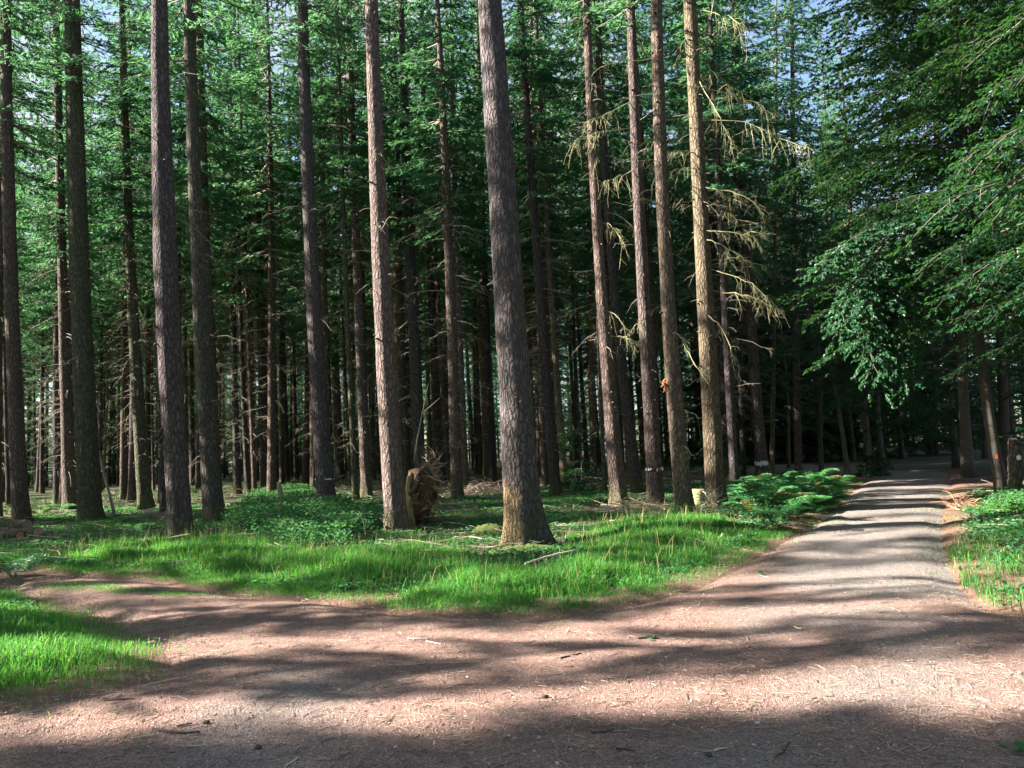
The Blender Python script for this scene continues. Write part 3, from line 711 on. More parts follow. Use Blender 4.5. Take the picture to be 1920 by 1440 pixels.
# paint marks and torn bark as parts
def trunk_band(ti, z, hgt, a0, a1, mat, name, seed, gaps=0.3):
    t, g, axis, rad, Y = SPECIAL[ti]; rng = np.random.default_rng(seed); mb = MB()
    fl = 1.06
    a = a0
    while a < a1:
        w = rng.uniform(.08, .2)
        if rng.random() > gaps:
            zz = z + rng.normal(0, hgt * .12); hh = hgt * rng.uniform(.5, 1.1); V = []; n = 4
            for q in range(n + 1):
                th = a + w * q / n
                for e in (-.5, .5):
                    r = rad(z) * fl + 0.012; c = axis(zz)
                    V.append([c[0] + r * math.cos(th), c[1] + r * math.sin(th), zz + e * hh * (1 - .5 * (q in (0, n))) + rng.normal(0, .006)])
            b = np.arange(n)[:, None] * 2; mb.add(V, np.concatenate([b, b + 2, b + 3, b + 1], 1), 0, True)
        a += w * .95
    link(name, mb.mesh(name, [mat]), t)
def zat(ti, py):
    t, g, axis, rad, Y = SPECIAL[ti]; return at_depth(TREES[ti][0], py, Y)[2] - g[2]
trunk_band(27, zat(27, 879), .09, R(185), R(355), M_WHITE, 'paint_mark', 1, .35)
trunk_band(31, zat(31, 868), .2, R(180), R(330), M_WHITE, 'paint_mark', 2, .0)
trunk_band(11, zat(11, 898), .05, R(185), R(350), M_WHITE, 'paint_mark', 3, .5)
def bark_flap(ti, px, py, w, h, seed):
    t, g, axis, rad, Y = SPECIAL[ti]; rng = np.random.default_rng(seed); c = at_depth(px, py, Y) - g; mb = MB()
    P = []; Rr = []
    for k in range(9):
        s = np.linspace(0, 1, 5)[:, None]; p0 = c + np.array([rng.uniform(-w, w), rng.uniform(-.12, .02), h * rng.uniform(.1, .5)]); d = np.array([rng.normal(-.15, .22), rng.normal(0, .2), -1.0])
        P.append(p0 + d * h * rng.uniform(.4, .9) * s + rng.normal(0, .02, (5, 3))); Rr.append(np.array([.02, .035, .03, .02, .005]) * rng.uniform(.6, 1.2))
    mb.tubes(np.array(P), np.array(Rr), 5, 0, True)
    link('torn_bark', mb.mesh('torn_bark', [M_ORANGEBARK]), t)
bark_flap(28, 1250, 725, .05, .28, 1); bark_flap(7, 388, 424, .1, .32, 2)
def knot():
    t, g, axis, rad, Y = SPECIAL[4]; c = at_depth(318, 815, Y) - g; rng = np.random.default_rng(5); mb = MB(); P = []; Rr = []
    for k in range(7):
        p0 = c + rng.normal(0, .05, 3) + np.array([-.05, .02, rng.uniform(-.1, .1)]); s = np.linspace(0, 1, 4)[:, None]
        P.append(p0 + (np.array([rng.normal(-.1, .1), -.16, rng.normal(0, .1)])) * s); Rr.append([.05, .06, .05, .02])
    mb.tubes(np.array(P), np.array(Rr), 7, 0, True); link('scar_knot', mb.mesh('scar_knot', [M_DARKWOOD]), t)
knot()

# ------------------------------------------------------------------ broadleaf trees
def spray(mb_w, mb_l, rng, Q, leaf=0.085, sec=0.3, slen=(.4, 1.3), dens=1.0, droop=.35, flat=.28, nrm=(0, 0, 1.0)):
    """secondary twigs and leaves along a limb polyline Q"""
    seg = np.linalg.norm(np.diff(Q, axis=0), axis=1); L = seg.sum(); cum = np.concatenate([[0], np.cumsum(seg)])
    n = max(3, int(L * .8 / sec)); P = []; Rr = []; LP = []; LD = []; LN = []
    for k in range(n):
        u = L * (.2 + .8 * (k + rng.random()) / n)
        p0 = np.array([np.interp(u, cum, Q[:, c]) for c in range(3)]); i0 = min(np.searchsorted(cum, u), len(Q) - 1); i0 = max(i0, 1)
        f = unit(Q[i0] - Q[i0 - 1]); sd = unit(np.cross(f, [0, 0, 1.0])) * (1 if k % 2 else -1)
        d = unit(f * rng.uniform(.4, 1) + sd * rng.uniform(.5, 1.1) + np.array([0, 0, rng.uniform(-.3, .15)])); l = rng.uniform(*slen) * (1.15 - .6 * u / L)
        s = np.linspace(0, 1, 5)[:, None]; T = p0 + d * l * s + np.array([0, 0, -1]) * droop * l * s ** 2
        P.append(T); Rr.append(np.linspace(.007, .003, 5))
        m_ = max(3, int(l / .12))
        v = ((np.arange(m_ + 1) + .5) / (m_ + 1))[:, None]; q0 = p0 + d * l * v + np.array([0, 0, -1]) * droop * l * v * v
        cs = unit(np.cross(d, [0, 0, 1.0])); sg2 = np.where(np.arange(m_ + 1) % 2, 1, -1)[:, None]
        d2 = unit(d * .8 + cs * sg2 * .8 * (np.arange(m_ + 1)[:, None] < m_) + np.concatenate([np.zeros((m_ + 1, 2)), rng.uniform(-.35, .1, (m_ + 1, 1))], 1)); l2 = rng.uniform(.14, .38, (m_ + 1, 1))
        nl = max(4, int(.26 / .02 * dens)); w = rng.uniform(.1, 1, (m_ + 1, nl, 1)); sg = np.where(np.arange(nl) % 2, 1, -1)[None, :, None]
        LP.append((q0[:, None] + (d2 * l2)[:, None] * w + rng.normal(0, .012, (m_ + 1, nl, 3))).reshape(-1, 3))
        LD.append((d2[:, None] * .7 + sg * np.cross(d2, [0, 0, 1.0])[:, None] * rng.uniform(.3, 1, (m_ + 1, nl, 1)) + np.array([0, 0, -.2]) + rng.normal(0, .15, (m_ + 1, nl, 3))).reshape(-1, 3))
        LN.append(np.array(nrm) + rng.normal(0, flat, ((m_ + 1) * nl, 3)))
    mb_w.tubes(np.array(P), np.array(Rr), 3)
    LP = np.concatenate(LP); nl = len(LP); L_ = leaf * rng.uniform(.65, 1.15, nl)
    mb_l.leaves(LP, np.concatenate(LD), np.concatenate(LN), L_, L_ * .62, 0, .15, rng.random(nl))

def broadleaf(loc, label, H, r0, seed, z0, n, Lm, azb=None, leaf=.072, dens=1.45, group=None, name='beech_tree', lean=(0, 0), extra=None, droop=.3, zmax=None, sec=.17):
    rng = np.random.default_rng(seed); t = thing(name, loc, label, 'tree', group)
    ph = rng.uniform(0, 6, 2); axis = lambda z: np.array([lean[0] * z + .12 * math.sin(.5 * z + ph[0]) - .12 * math.sin(ph[0]), lean[1] * z + .1 * math.sin(.4 * z + ph[1]) - .1 * math.sin(ph[1]), z])
    rad = (lambda z: r0 * max(.06, 1 - z / H)) if n else (lambda z: r0 * (1 - .1 * z))
    zs = np.linspace(-.2, H, 26); mbt = MB(); mbt.tubes(np.array([axis(z) for z in zs]) + (rng.normal(0, .012, (26, 3)) if not n else 0), np.array([rad(max(z, 0)) * (1 + .5 * math.exp(-max(z, 0) / .25)) * (1 + (.06 * rng.normal() if not n else .02 * rng.normal())) for z in zs]), 14, 0, True)
    tk = link('trunk', mbt.mesh('trunk', [M_BEECHBARK if n else M_BARK]), t)
    if not n: tk.color = (1.05, 1.0, 0.92, 1)
    w, l = MB(), MB()
    for k in range(n):
        u = k / n; z = z0 + ((zmax or H * .93) - z0) * u ** 1.0 + rng.uniform(-.2, .2); az = k * 2.4 + rng.uniform(-.4, .4)
        if azb is not None and rng.random() < azb[1]: az = azb[0] + rng.normal(0, .6)
        L = Lm * rng.uniform(.6, 1.1) * (1 - .55 * u ** 1.5); el = rng.uniform(-.05, .4) + .35 * u; h = np.array([math.cos(az), math.sin(az), 0])
        s = np.linspace(0, 1, 9)[:, None]
        Q = axis(z) + h * L * s + np.array([0, 0, 1]) * (L * s * math.tan(el) * .8 - droop * L * s ** 2) + np.cumsum(rng.normal(0, .035, (9, 3)), 0) * s
        w.tubes(Q, np.linspace(.01 + .007 * L, .004, 9), 5); spray(w, l, rng, Q, leaf, sec, (.4, 1.35), dens)
    for Q in (extra or []):
        Q = np.asarray(Q); w.tubes(Q, np.linspace(.045, .008, len(Q)), 5); spray(w, l, rng, Q, leaf, sec * .55, (.35, .9), dens * 1.3, .55, .4, (-.75, -.45, .55))
    if w.n: link('limbs', w.mesh('limbs', [M_LIMB]), t); link('crown', l.mesh('crown', [M_LEAF]), t)
    return t, axis, rad

def at(px, py, Y):  # a point on the ground at depth Y below a picture column
    p = at_depth(px, py, Y); return np.array([p[0], Y, gz(p[0], Y)])
def smooth(P, n=10):
    P = np.array(P); s = np.linspace(0, 1, len(P)); ss = np.linspace(0, 1, n); Q = np.stack([np.interp(ss, s, P[:, c]) for c in range(3)], 1)
    for _ in range(2): Q[1:-1] = .5 * Q[1:-1] + .25 * (Q[:-2] + Q[2:])
    return Q
B1 = ground(1880, 932)
# drooping sunlit bough hanging over the road
hb = lambda pts: [at_depth(x, y, Y) - B1 for x, y, Y in pts]
bough = [smooth(hb([(1868, 560, B1[1]), (1800, 430, 17.5), (1720, 440, 16.3), (1650, 520, 15.5), (1640, 600, 15.2), (1650, 670, 15.1)])),
         smooth(hb([(1868, 540, B1[1]), (1780, 400, 17), (1690, 400, 15.8), (1600, 440, 15.2), (1530, 500, 15.0)])),
         smooth(hb([(1720, 440, 16.3), (1690, 520, 15.4), (1685, 620, 15.0), (1690, 660, 15.0), (1700, 700, 15.0)])),
         smooth(hb([(1690, 420, 16), (1620, 500, 15.2), (1590, 560, 15.0), (1570, 610, 15.0)])),
         smooth(hb([(1700, 430, 16.1), (1640, 560, 15.0), (1620, 620, 14.9), (1640, 690, 14.9)]))]
T1_, ax1, rd1 = broadleaf(B1, 'beech by the road with a red paint dot, its sunlit bough drooping over the gravel', 20, .13, 1, 4.6, 84, 5.2, (math.pi, .2), extra=bough, dens=1.6)
broadleaf([9.6, 8.2, gz(9.6, 8.2)], 'beech overhanging from the right margin, nearest to the camera', 18, .2, 2, 4.4, 74, 5.2, (math.pi, .45), dens=1.1)
broadleaf([14.0, 15.0, gz(14, 15)], 'broad beech at the right margin between the nearest and the red-dotted one', 20, .22, 3, 3.6, 76, 5.4, (math.pi, .35))
broadleaf([11.6, 11.8, gz(11.6, 11.8)], 'beech at the right margin just behind the nearest overhanging one', 20, .16, 18, 4.0, 78, 5.4, (math.pi, .4))
broadleaf([15.2, 24.5, gz(15.2, 24.5)], 'beech behind the red-dotted one, its crown filling the sky beside the road', 22, .15, 19, 5.0, 84, 5.0, (math.pi, .35), dens=1.2, sec=.2)
broadleaf([14.6, 19.0, gz(14.6, 19)], 'beech at the right margin just right of the red-dotted one', 21, .16, 20, 4.5, 76, 5.2, (math.pi, .3), dens=1.2, sec=.19)
b4 = ground(1905, 938)
st, sax, srd = broadleaf(b4, 'short grey beech stub with a white paint mark, right of the red-dotted beech', 1.35, .15, 4, 1, 0, 1)
broadleaf([17.5, 20.5, gz(17.5, 20.5)], 'beech at the right margin standing behind the grey stub', 21, .22, 16, 2.0, 54, 5.4, (math.pi, .35), sec=.2)
broadleaf([19.5, 31, gz(19.5, 31)], 'tall beech at the right margin farther back than the grey stub', 22, .22, 17, 2.0, 54, 5.6, (math.pi, .3), sec=.22)
b5 = at(1815, 885, 27)
broadleaf(b5, 'dark beech on the right of the road tunnel, behind the red-dotted one', 20, .2, 5, 3.6, 56, 5.2, (math.pi, .4), sec=.2)
broadleaf(at(1795, 880, 36), 'slender dark beech deep on the right side of the road tunnel', 19, .17, 6, 1.8, 36, 4.6, (math.pi, .3), sec=.24)
broadleaf(at(1655, 870, 44), 'dark leaning beech on the left brink of the road where it fades away', 18, .18, 7, 3.4, 34, 4.6, None, sec=.24, lean=(.02, 0))
broadleaf(at(1590, 885, 30), 'dark broadleaf tree left of the road just beyond the bracken', 15, .1, 8, 3.6, 34, 3.6, None, sec=.22)
broadleaf(at(1540, 885, 37), 'dark broadleaf tree between the bracken and the road tunnel, its foliage low', 16, .11, 9, 2.8, 34, 3.8, None, sec=.24)
broadleaf(at(1480, 890, 43), 'dim broadleaf tree behind the white-banded conifer', 16, .1, 10, 2.4, 32, 3.6, None, sec=.24)
broadleaf(at(1625, 880, 54), 'distant broadleaf tree left of the tunnel mouth', 18, .15, 11, 1.5, 34, 4.6, None, sec=.3, leaf=.11)
broadleaf(at(1745, 878, 58), 'distant broadleaf tree closing the end of the road', 17, .16, 12, 1.0, 36, 4.8, None, sec=.3, leaf=.11)
broadleaf(at(1850, 878, 46), 'distant broadleaf tree at the far right behind the dark beeches', 18, .16, 13, 1.2, 36, 5.0, None, sec=.3, leaf=.11)
broadleaf(at(1690, 876, 72), 'farthest pale-stemmed broadleaf tree in the tunnel', 18, .16, 14, .8, 36, 5.0, None, sec=.34, leaf=.13)
broadleaf(at(1905, 890, 33), 'dark beech at the right margin far behind the paint-marked stub', 19, .18, 15, 1.8, 40, 5.0, (math.pi, .3), sec=.22)
BL = [o for o in COL.objects if o.name.startswith('beech_tree') and o.type == 'EMPTY' and len(o.children) == 3 and 'distant' in o['label'] or o.get('label', '').startswith('farthest pale')]
rngb = np.random.default_rng(77)
for k in range(26):
    y = rngb.uniform(50, 84); x = rngb.uniform(.2 * y - 2, .62 * y + 2) if k > 5 else 13 + 1.4 * k; src = BL[k % len(BL)]; y = y if k > 5 else rngb.uniform(51, 57)
    c = src.copy(); COL.objects.link(c); c.location = (x, y, float(gz(x, y))); c.rotation_euler = (0, 0, rngb.uniform(0, 6.28)); c.scale = [rngb.uniform(.8, 1.15)] * 3
    tag(c, 'broadleaf tree in the dark crowd that closes the end of the road', 'tree', 'broadleaf trees crowding the end of the road')
    for ch in list(src.children):
        d = ch.copy(); COL.objects.link(d); d.parent = c
for k in range(13):
    src = BL[k % len(BL)]; x, y = 9.5 + 1.25 * k, 50.5 + rngb.uniform(-.6, 2.5); c = src.copy(); COL.objects.link(c); q = rngb.uniform(.42, .6)
    c.location = (x, y, float(gz(x, y))); c.rotation_euler = (0, 0, rngb.uniform(0, 6.28)); c.scale = (q, q, q); tag(c, 'low young broadleaf tree in the thicket across the end of the road', 'tree', 'young trees across the end of the road')
    for ch in list(src.children):
        d = ch.copy(); COL.objects.link(d); d.parent = c
def blob(c, r, axisc, name, mat, parent, seed):
    rng = np.random.default_rng(seed); mb = MB(); n = 12; th = np.arange(n) * 2 * np.pi / n
    V = [[c[0], c[1], c[2]]] + [[c[0] + math.cos(a) * r * rng.uniform(.7, 1.2), c[1] + .01 * 0 + 0.02 * abs(math.cos(a)), c[2] + math.sin(a) * r * rng.uniform(.7, 1.3)] for a in th]
    mb.add(V, [[0, 1 + (k + 1) % n, 1 + k] for k in range(n)]); link(name, mb.mesh(name, [mat]), parent)
p = at_depth(1869, 856, B1[1]) - B1; blob((ax1(p[2])[0] - .03, ax1(p[2])[1] - rd1(p[2]) - .008, p[2]), .06, None, 'paint_mark', M_RED, T1_, 1)
p = at_depth(1893, 858, b4[1]) - b4; blob((sax(1)[0] - .02, sax(1)[1] - srd(p[2]) - .03, p[2]), .06, None, 'paint_mark', M_WHITE, st, 2)

# small broadleaf shrubs
def shrub(loc, label, h, w, seed, n=26, leaf=.075, name='young_beech'):
    rng = np.random.default_rng(seed); t = thing(name, loc, label, 'shrub'); wd, l = MB(), MB()
    for k in range(n):
        az = rng.uniform(0, 6.28); z = h * rng.uniform(.15, .95); L = w * rng.uniform(.5, 1.1) * (1 - .5 * z / h); hh = np.array([math.cos(az), math.sin(az), 0]); s = np.linspace(0, 1, 6)[:, None]
        Q = np.array([0, 0, z]) + hh * L * s + np.array([0, 0, 1]) * (.3 * L * s - .4 * L * s * s); wd.tubes(Q, np.linspace(.012, .004, 6), 4); spray(wd, l, rng, Q, leaf, .22, (.2, .55), 1.0)
    wd.tubes(np.array([[0, 0, -.1], [.03, 0, h * .5], [0, .03, h]]), [.03, .02, .006], 6)
    link('stems', wd.mesh('stems', [M_BEECHBARK]), t); link('foliage', l.mesh('foliage', [M_LEAF]), t)
shrub(ground(1092, 926), 'young leafy beech growing among the trunks right of the thickest conifer', 2.5, .8, 21)
shrub(ground(1640, 893), 'small sunlit green bush on the left brink of the far road', .9, .8, 22, 20)
shrub(ground(1350, 905), 'leafy sapling half hidden behind the long-branched yellowish conifer', 3.2, .9, 23, 22)

# ------------------------------------------------------------------ grass, herbs, bracken
def scatter(poly, n, rng):
    lo = poly.min(0); hi = poly.max(0); out = []; c = 0
    while c < n:
        p = rng.uniform(lo, hi, (n * 2, 2)); p = p[inside(poly, p[:, 0], p[:, 1])]; out.append(p); c += len(p)
    return np.concatenate(out)[:n]
VERGE_TOP = [(1600, 905), (1560, 935), (1480, 990), (1400, 985), (1330, 967), (1240, 972), (1100, 965), (1060, 1010), (1050, 1060), (985, 1072), (920, 1062), (870, 1035), (790, 1020), (690, 1030), (600, 1025), (450, 1005), (350, 1010), (200, 1010), (120, 1036), (0, 1042)]
VERGE = np.concatenate([[[-14, ve[0][1] + 2.0]], gpoly(VERGE_EDGE), gpoly(VERGE_TOP), [[-14, ve[0][1] + 2.6]]])
FORE = np.concatenate([gpoly([(0, 1100), (90, 1124), (200, 1154), (265, 1187), (312, 1216), (322, 1240), (290, 1264), (200, 1286), (100, 1306), (0, 1324)]), [[-5, 4.4], [-8, 5.0], [-9, 7.8]]])
RIGHTV = np.concatenate([gpoly([(1775, 1050), (1807, 1102), (1857, 1140), (1925, 1150)]), [[13, 8.5], [13, 12.5]], gpoly([(1925, 1000), (1850, 1005), (1790, 1015)])])
RIGHTB = np.concatenate([gpoly([(1845, 965), (1925, 972)]), [[13, 15.2]], gpoly([(1925, 935), (1880, 935)])])
def blades(mb, p, h, rng, w=.008, bend=.5, lift=0.0, straw=.05):
    n = len(p); az = rng.uniform(0, 6.28, n); h = h * rng.uniform(.55, 1.15, n)
    d = np.stack([np.cos(az), np.sin(az), np.zeros(n)], 1); sd = np.stack([-d[:, 1], d[:, 0], np.zeros(n)], 1)
    b = np.concatenate([p, (gz(p[:, 0], p[:, 1]) - .01 + lift)[:, None]], 1); bd = (rng.uniform(.1, 1.3, n) * bend)[:, None]; h = h[:, None]; Z = np.array([0, 0, 1.0])
    w = (w * rng.uniform(.6, 1.3, n))[:, None] * np.minimum(1.2, .5 + h / .3)
    p1 = b + Z * h * .45 + d * h * bd * .15; p2 = b + Z * h * (.82 - .1 * bd) + d * h * bd * .5; p3 = b + Z * h * (1.0 - .3 * bd) + d * h * bd * 1.0
    V = np.stack([b - sd * w / 2, b + sd * w / 2, p1 - sd * w * .45, p1 + sd * w * .45, p2 - sd * w * .3, p2 + sd * w * .3, p3], 1)
    i = np.arange(n)[:, None] * 7; at_ = np.repeat(np.where(rng.random(n) < straw, 1.7, rng.random(n)), 7)
    base = mb.n
    mb.add(V, np.concatenate([np.concatenate([i, i + 1, i + 3, i + 2], 1), np.concatenate([i + 2, i + 3, i + 5, i + 4], 1)]), 0, False, at_)
    mb.more(np.concatenate([i + 4, i + 5, i + 6], 1), 0, False, base)
def grass():
    rng = np.random.default_rng(3); mb = MB()
    p = scatter(VERGE, 300000, rng); e = np.abs(sdist(ROAD_POLY, p[:, 0], p[:, 1])); top = edge_dist(gpoly(VERGE_TOP), p[:, 0], p[:, 1])
    nz = fbm(p[:, 0] * .9, p[:, 1] * .9, 1); cl = fbm(p[:, 0] * 3.5, p[:, 1] * 3.5, 2)
    dens = np.clip((cl - .18) * 2.6, .12, 1) * np.clip(.25 + top / .9, 0, 1) * np.clip(.25 + e / .5, 0, 1) * (.6 + .4 * (p[:, 0] > -14))
    h = (.06 + .21 * sstep((e - .1) / 1.5)) * (.45 + 1.0 * nz) * (.6 + .8 * cl) * (.45 + .55 * sstep(top / 1.3))
    k = rng.random(len(p)) < dens * (.35 + .65 * (nz > .42)); blades(mb, p[k], h[k], rng, .0075, .9)
    k2 = (rng.random(len(p)) < .012) & (e > .5); blades(mb, p[k2], h[k2] * 1.15 + .18, rng, .005, .55, 0, .6)
    p = scatter(FORE, 90000, rng); e = np.abs(sdist(ROAD_POLY, p[:, 0], p[:, 1])); cl = fbm(p[:, 0] * 3, p[:, 1] * 3, 5); nz = fbm(p[:, 0], p[:, 1], 4)
    dens = np.clip((cl - .15) * 2.5, .1, 1) * np.clip(.1 + e / .6, 0, 1); h = (.05 + .24 * sstep(e / 1.5)) * (.6 + .8 * nz)
    k = rng.random(len(p)) < dens; blades(mb, p[k], h[k], rng, .0065, .7)
    for poly, n, hh in ((RIGHTV, 17000, .14), (RIGHTB, 14000, .24)):
        p = scatter(poly, n, rng); cl = fbm(p[:, 0] * 2.2, p[:, 1] * 2.2, 7); k = rng.random(n) < np.clip((cl - .42) * 4, .04, 1); blades(mb, p[k], hh * (.5 + cl[k]), rng, .0085, .7)
    # thin strip between the wheel tracks of the side path, stray tufts along edges
    strip = gpoly([(20, 1092), (150, 1092), (330, 1108), (400, 1116), (330, 1122), (200, 1112), (60, 1105)]); p = scatter(strip, 6000, rng); cl = fbm(p[:, 0] * 2.5, p[:, 1] * 2.5, 9); k = rng.random(len(p)) < np.clip((cl - .42) * 4, 0, 1); blades(mb, p[k], .05 + 0 * cl[k], rng, .007, .8)
    q = rng.uniform([-10, 3.5], [14, 22], (150000, 2)); sd_ = sdist(ROAD_POLY, q[:, 0], q[:, 1]); cl = fbm(q[:, 0] * 2.4, q[:, 1] * 2.4, 11)
    k = (sd_ > -.4) & (sd_ < 1.1) & (rng.random(len(q)) < np.clip((cl - .36) * 3, 0, 1) * np.clip(1 - sd_ / 1.1, 0, 1) ** 1.5); blades(mb, q[k], .03 + .06 * rng.random(k.sum()), rng, .006, .9, 0, .2)
    # sparse wisps on the forest floor between the front trunks
    q = rng.uniform([-16, 11], [10, 27], (60000, 2)); sd_ = sdist(ROAD_POLY, q[:, 0], q[:, 1]); cl = fbm(q[:, 0] * .7, q[:, 1] * .7, 13)
    k = (sd_ < -.5) & (rng.random(len(q)) < np.clip((cl - .38) * 3.2, 0, 1)); blades(mb, q[k], .1 + .14 * cl[k], rng, .009, .9)
    o = link('grass', mb.mesh('grass', [M_GRASS]), kind='stuff'); tag(o, 'bright green grass along the edges of the gravel', 'grass')
grass()

def herbs():
    rng = np.random.default_rng(6); mb = MB()
    q = rng.uniform([-17, 9], [12, 30], (44000, 2)); sd_ = sdist(ROAD_POLY, q[:, 0], q[:, 1]); cl = fbm(q[:, 0] * .55, q[:, 1] * .55, 21)
    thick = np.zeros(len(q), bool)
    br = gpoly([(420, 985), (470, 940), (560, 925), (640, 950), (720, 990), (640, 1035), (520, 1040)]); thick |= inside(br, q[:, 0], q[:, 1])
    k = (sd_ < -.4) & (thick | (rng.random(len(q)) < np.clip((cl - .3) * 2.8, .04, .85))); q = q[k]; th = thick[k]
    q2 = rng.uniform([-30, 26], [14, 56], (16000, 2)); cl2 = fbm(q2[:, 0] * .4, q2[:, 1] * .4, 23); k = (sdist(ROAD_POLY, q2[:, 0], q2[:, 1]) < -.6) & (rng.random(len(q2)) < np.clip((cl2 - .42) * 4, 0, 1)); q = np.concatenate([q, q2[k]]); th = np.concatenate([th, rng.random(k.sum()) < .3])
    extra = np.concatenate([scatter(br, 2600, rng), scatter(RIGHTV, 150, rng), scatter(RIGHTB, 500, rng), scatter(gpoly([(480, 935), (560, 922), (600, 935), (590, 955), (500, 955)]), 500, rng)])
    hb_ = np.concatenate([np.where(th, .3, .1), np.full(2600, .5), np.full(150, .14), np.full(500, .3), np.full(500, .5)])
    q = np.concatenate([q, extra]); n = len(q); m_ = 7
    P = np.repeat(q, m_, 0) + rng.normal(0, .09, (n * m_, 2)); z = gz(P[:, 0], P[:, 1]) + np.repeat(hb_, m_) * rng.random(n * m_) ** .7
    az = rng.uniform(0, 6.28, n * m_); D = np.stack([np.cos(az), np.sin(az), rng.uniform(-.5, .4, n * m_)], 1); L = rng.uniform(.035, .085, n * m_)
    mb.leaves(np.concatenate([P, z[:, None]], 1), D, np.array([0, 0, 1.]) + rng.normal(0, .4, (n * m_, 3)), L, L * .7, 0, .15, rng.random(n * m_))
    # arching bramble stems
    s = np.linspace(0, 1, 6)[:, None]; TP = []
    for x, y in scatter(br, 120, rng):
        a = rng.uniform(0, 6.28); l = rng.uniform(.5, 1.2); h = rng.uniform(.4, .75)
        TP.append(np.array([x, y, gz(x, y)]) + np.array([math.cos(a), math.sin(a), 0]) * l * s + np.array([0, 0, 1]) * h * 4 * (s - s * s) * .9)
    mb.tubes(np.array(TP), .004, 3, 1)
    o = link('undergrowth', mb.mesh('undergrowth', [M_HERB, M_TWIG]), kind='stuff'); tag(o, 'low leafy undergrowth and brambles between the front trunks', 'undergrowth')
herbs()

def fern_mesh(rng, mb, base, nf, L, rise=.75):
    for k in range(nf):
        az = rng.uniform(0, 6.28); l = L * rng.uniform(.65, 1.1); h = np.array([math.cos(az), math.sin(az), 0]); sd = np.array([-h[1], h[0], 0])
        shade_ = rng.random() * .9 if rng.random() > .08 else 1.6
        n = 20; s = np.linspace(0, 1, n)[:, None]; Q = base + h * l * s * .85 + np.array([0, 0, 1]) * (rise * l * (1.5 * s - 1.15 * s * s))
        mb.tubes(Q[::3], np.linspace(.006, .002, len(Q[::3])), 3, 0, False, np.array([.3]))
        i = np.arange(3, n); u = s[i]; pl = l * .34 * np.sin(np.pi * np.clip(u * .82 + .14, 0, 1)) ** 1.2
        for sg in (-1, 1):
            D = unit(h * .55 + sg * sd + np.array([0, 0, -.15])); nn = len(i)
            for f in range(5):   # each pinna as short leaflets
                c = Q[i] + D * pl * (f + .6) / 5.2; ln = pl[:, 0] * .22 * (1.25 - .16 * f)
                for s2 in (-1, 1):
                    mb.leaves(c, unit(D * .5 + s2 * unit(np.cross(D, [0, 0, 1])) + rng.normal(0, .08, (nn, 3))), np.array([0, 0, 1.]) + rng.normal(0, .4, (nn, 3)), ln, ln * .55, 0, .1, np.full(nn, shade_ + .25 * rng.random()))
def bracken():
    rng = np.random.default_rng(8); mb = MB()
    poly = gpoly([(1375, 975), (1390, 925), (1450, 912), (1520, 915), (1575, 935), (1575, 950), (1520, 980), (1440, 1005)])
    for x, y in scatter(poly, 210, rng): fern_mesh(rng, mb, np.array([x, y, gz(x, y) + rng.uniform(-.05, .35)]), 4, rng.uniform(.4, .85), rng.uniform(.5, 1.1))
    o = link('bracken', mb.mesh('bracken', [M_FERN]), kind='stuff'); tag(o, 'dense bracken patch between the white-banded conifer and the road', 'bracken')
bracken()
FERNS = [((25, 1085), 6, 1.0, 'pale fern arching in from the left margin beside the side path'), ((75, 968), 6, .8, 'sunlit fern behind the log pile'), ((110, 962), 6, .9, 'sunlit fern between the brown conifer and the thick olive trunk'), ((12, 965), 6, .8, 'fern at the left margin behind the logs'), ((640, 938), 6, .75, 'bright yellow-green fern behind the rough dark grey trunk'), ((268, 1000), 7, .75, 'dark fern in front of the yellow-green lit conifer'), ((555, 935), 6, .8, 'sunlit fern on the bramble mound right of the snag'), ((500, 938), 6, .7, 'sunlit fern on the bramble mound left of the snag'), ((225, 985), 6, .6, 'small fern right of the thick olive trunk')]
for k, (p, nf, L, lab) in enumerate(FERNS):
    rng = np.random.default_rng(200 + k); mb = MB(); fern_mesh(rng, mb, np.zeros(3), nf, L); o = link('fern', mb.mesh('fern', [M_FERN]), None, ground(*p)); tag(o, lab, 'fern', 'single ferns')

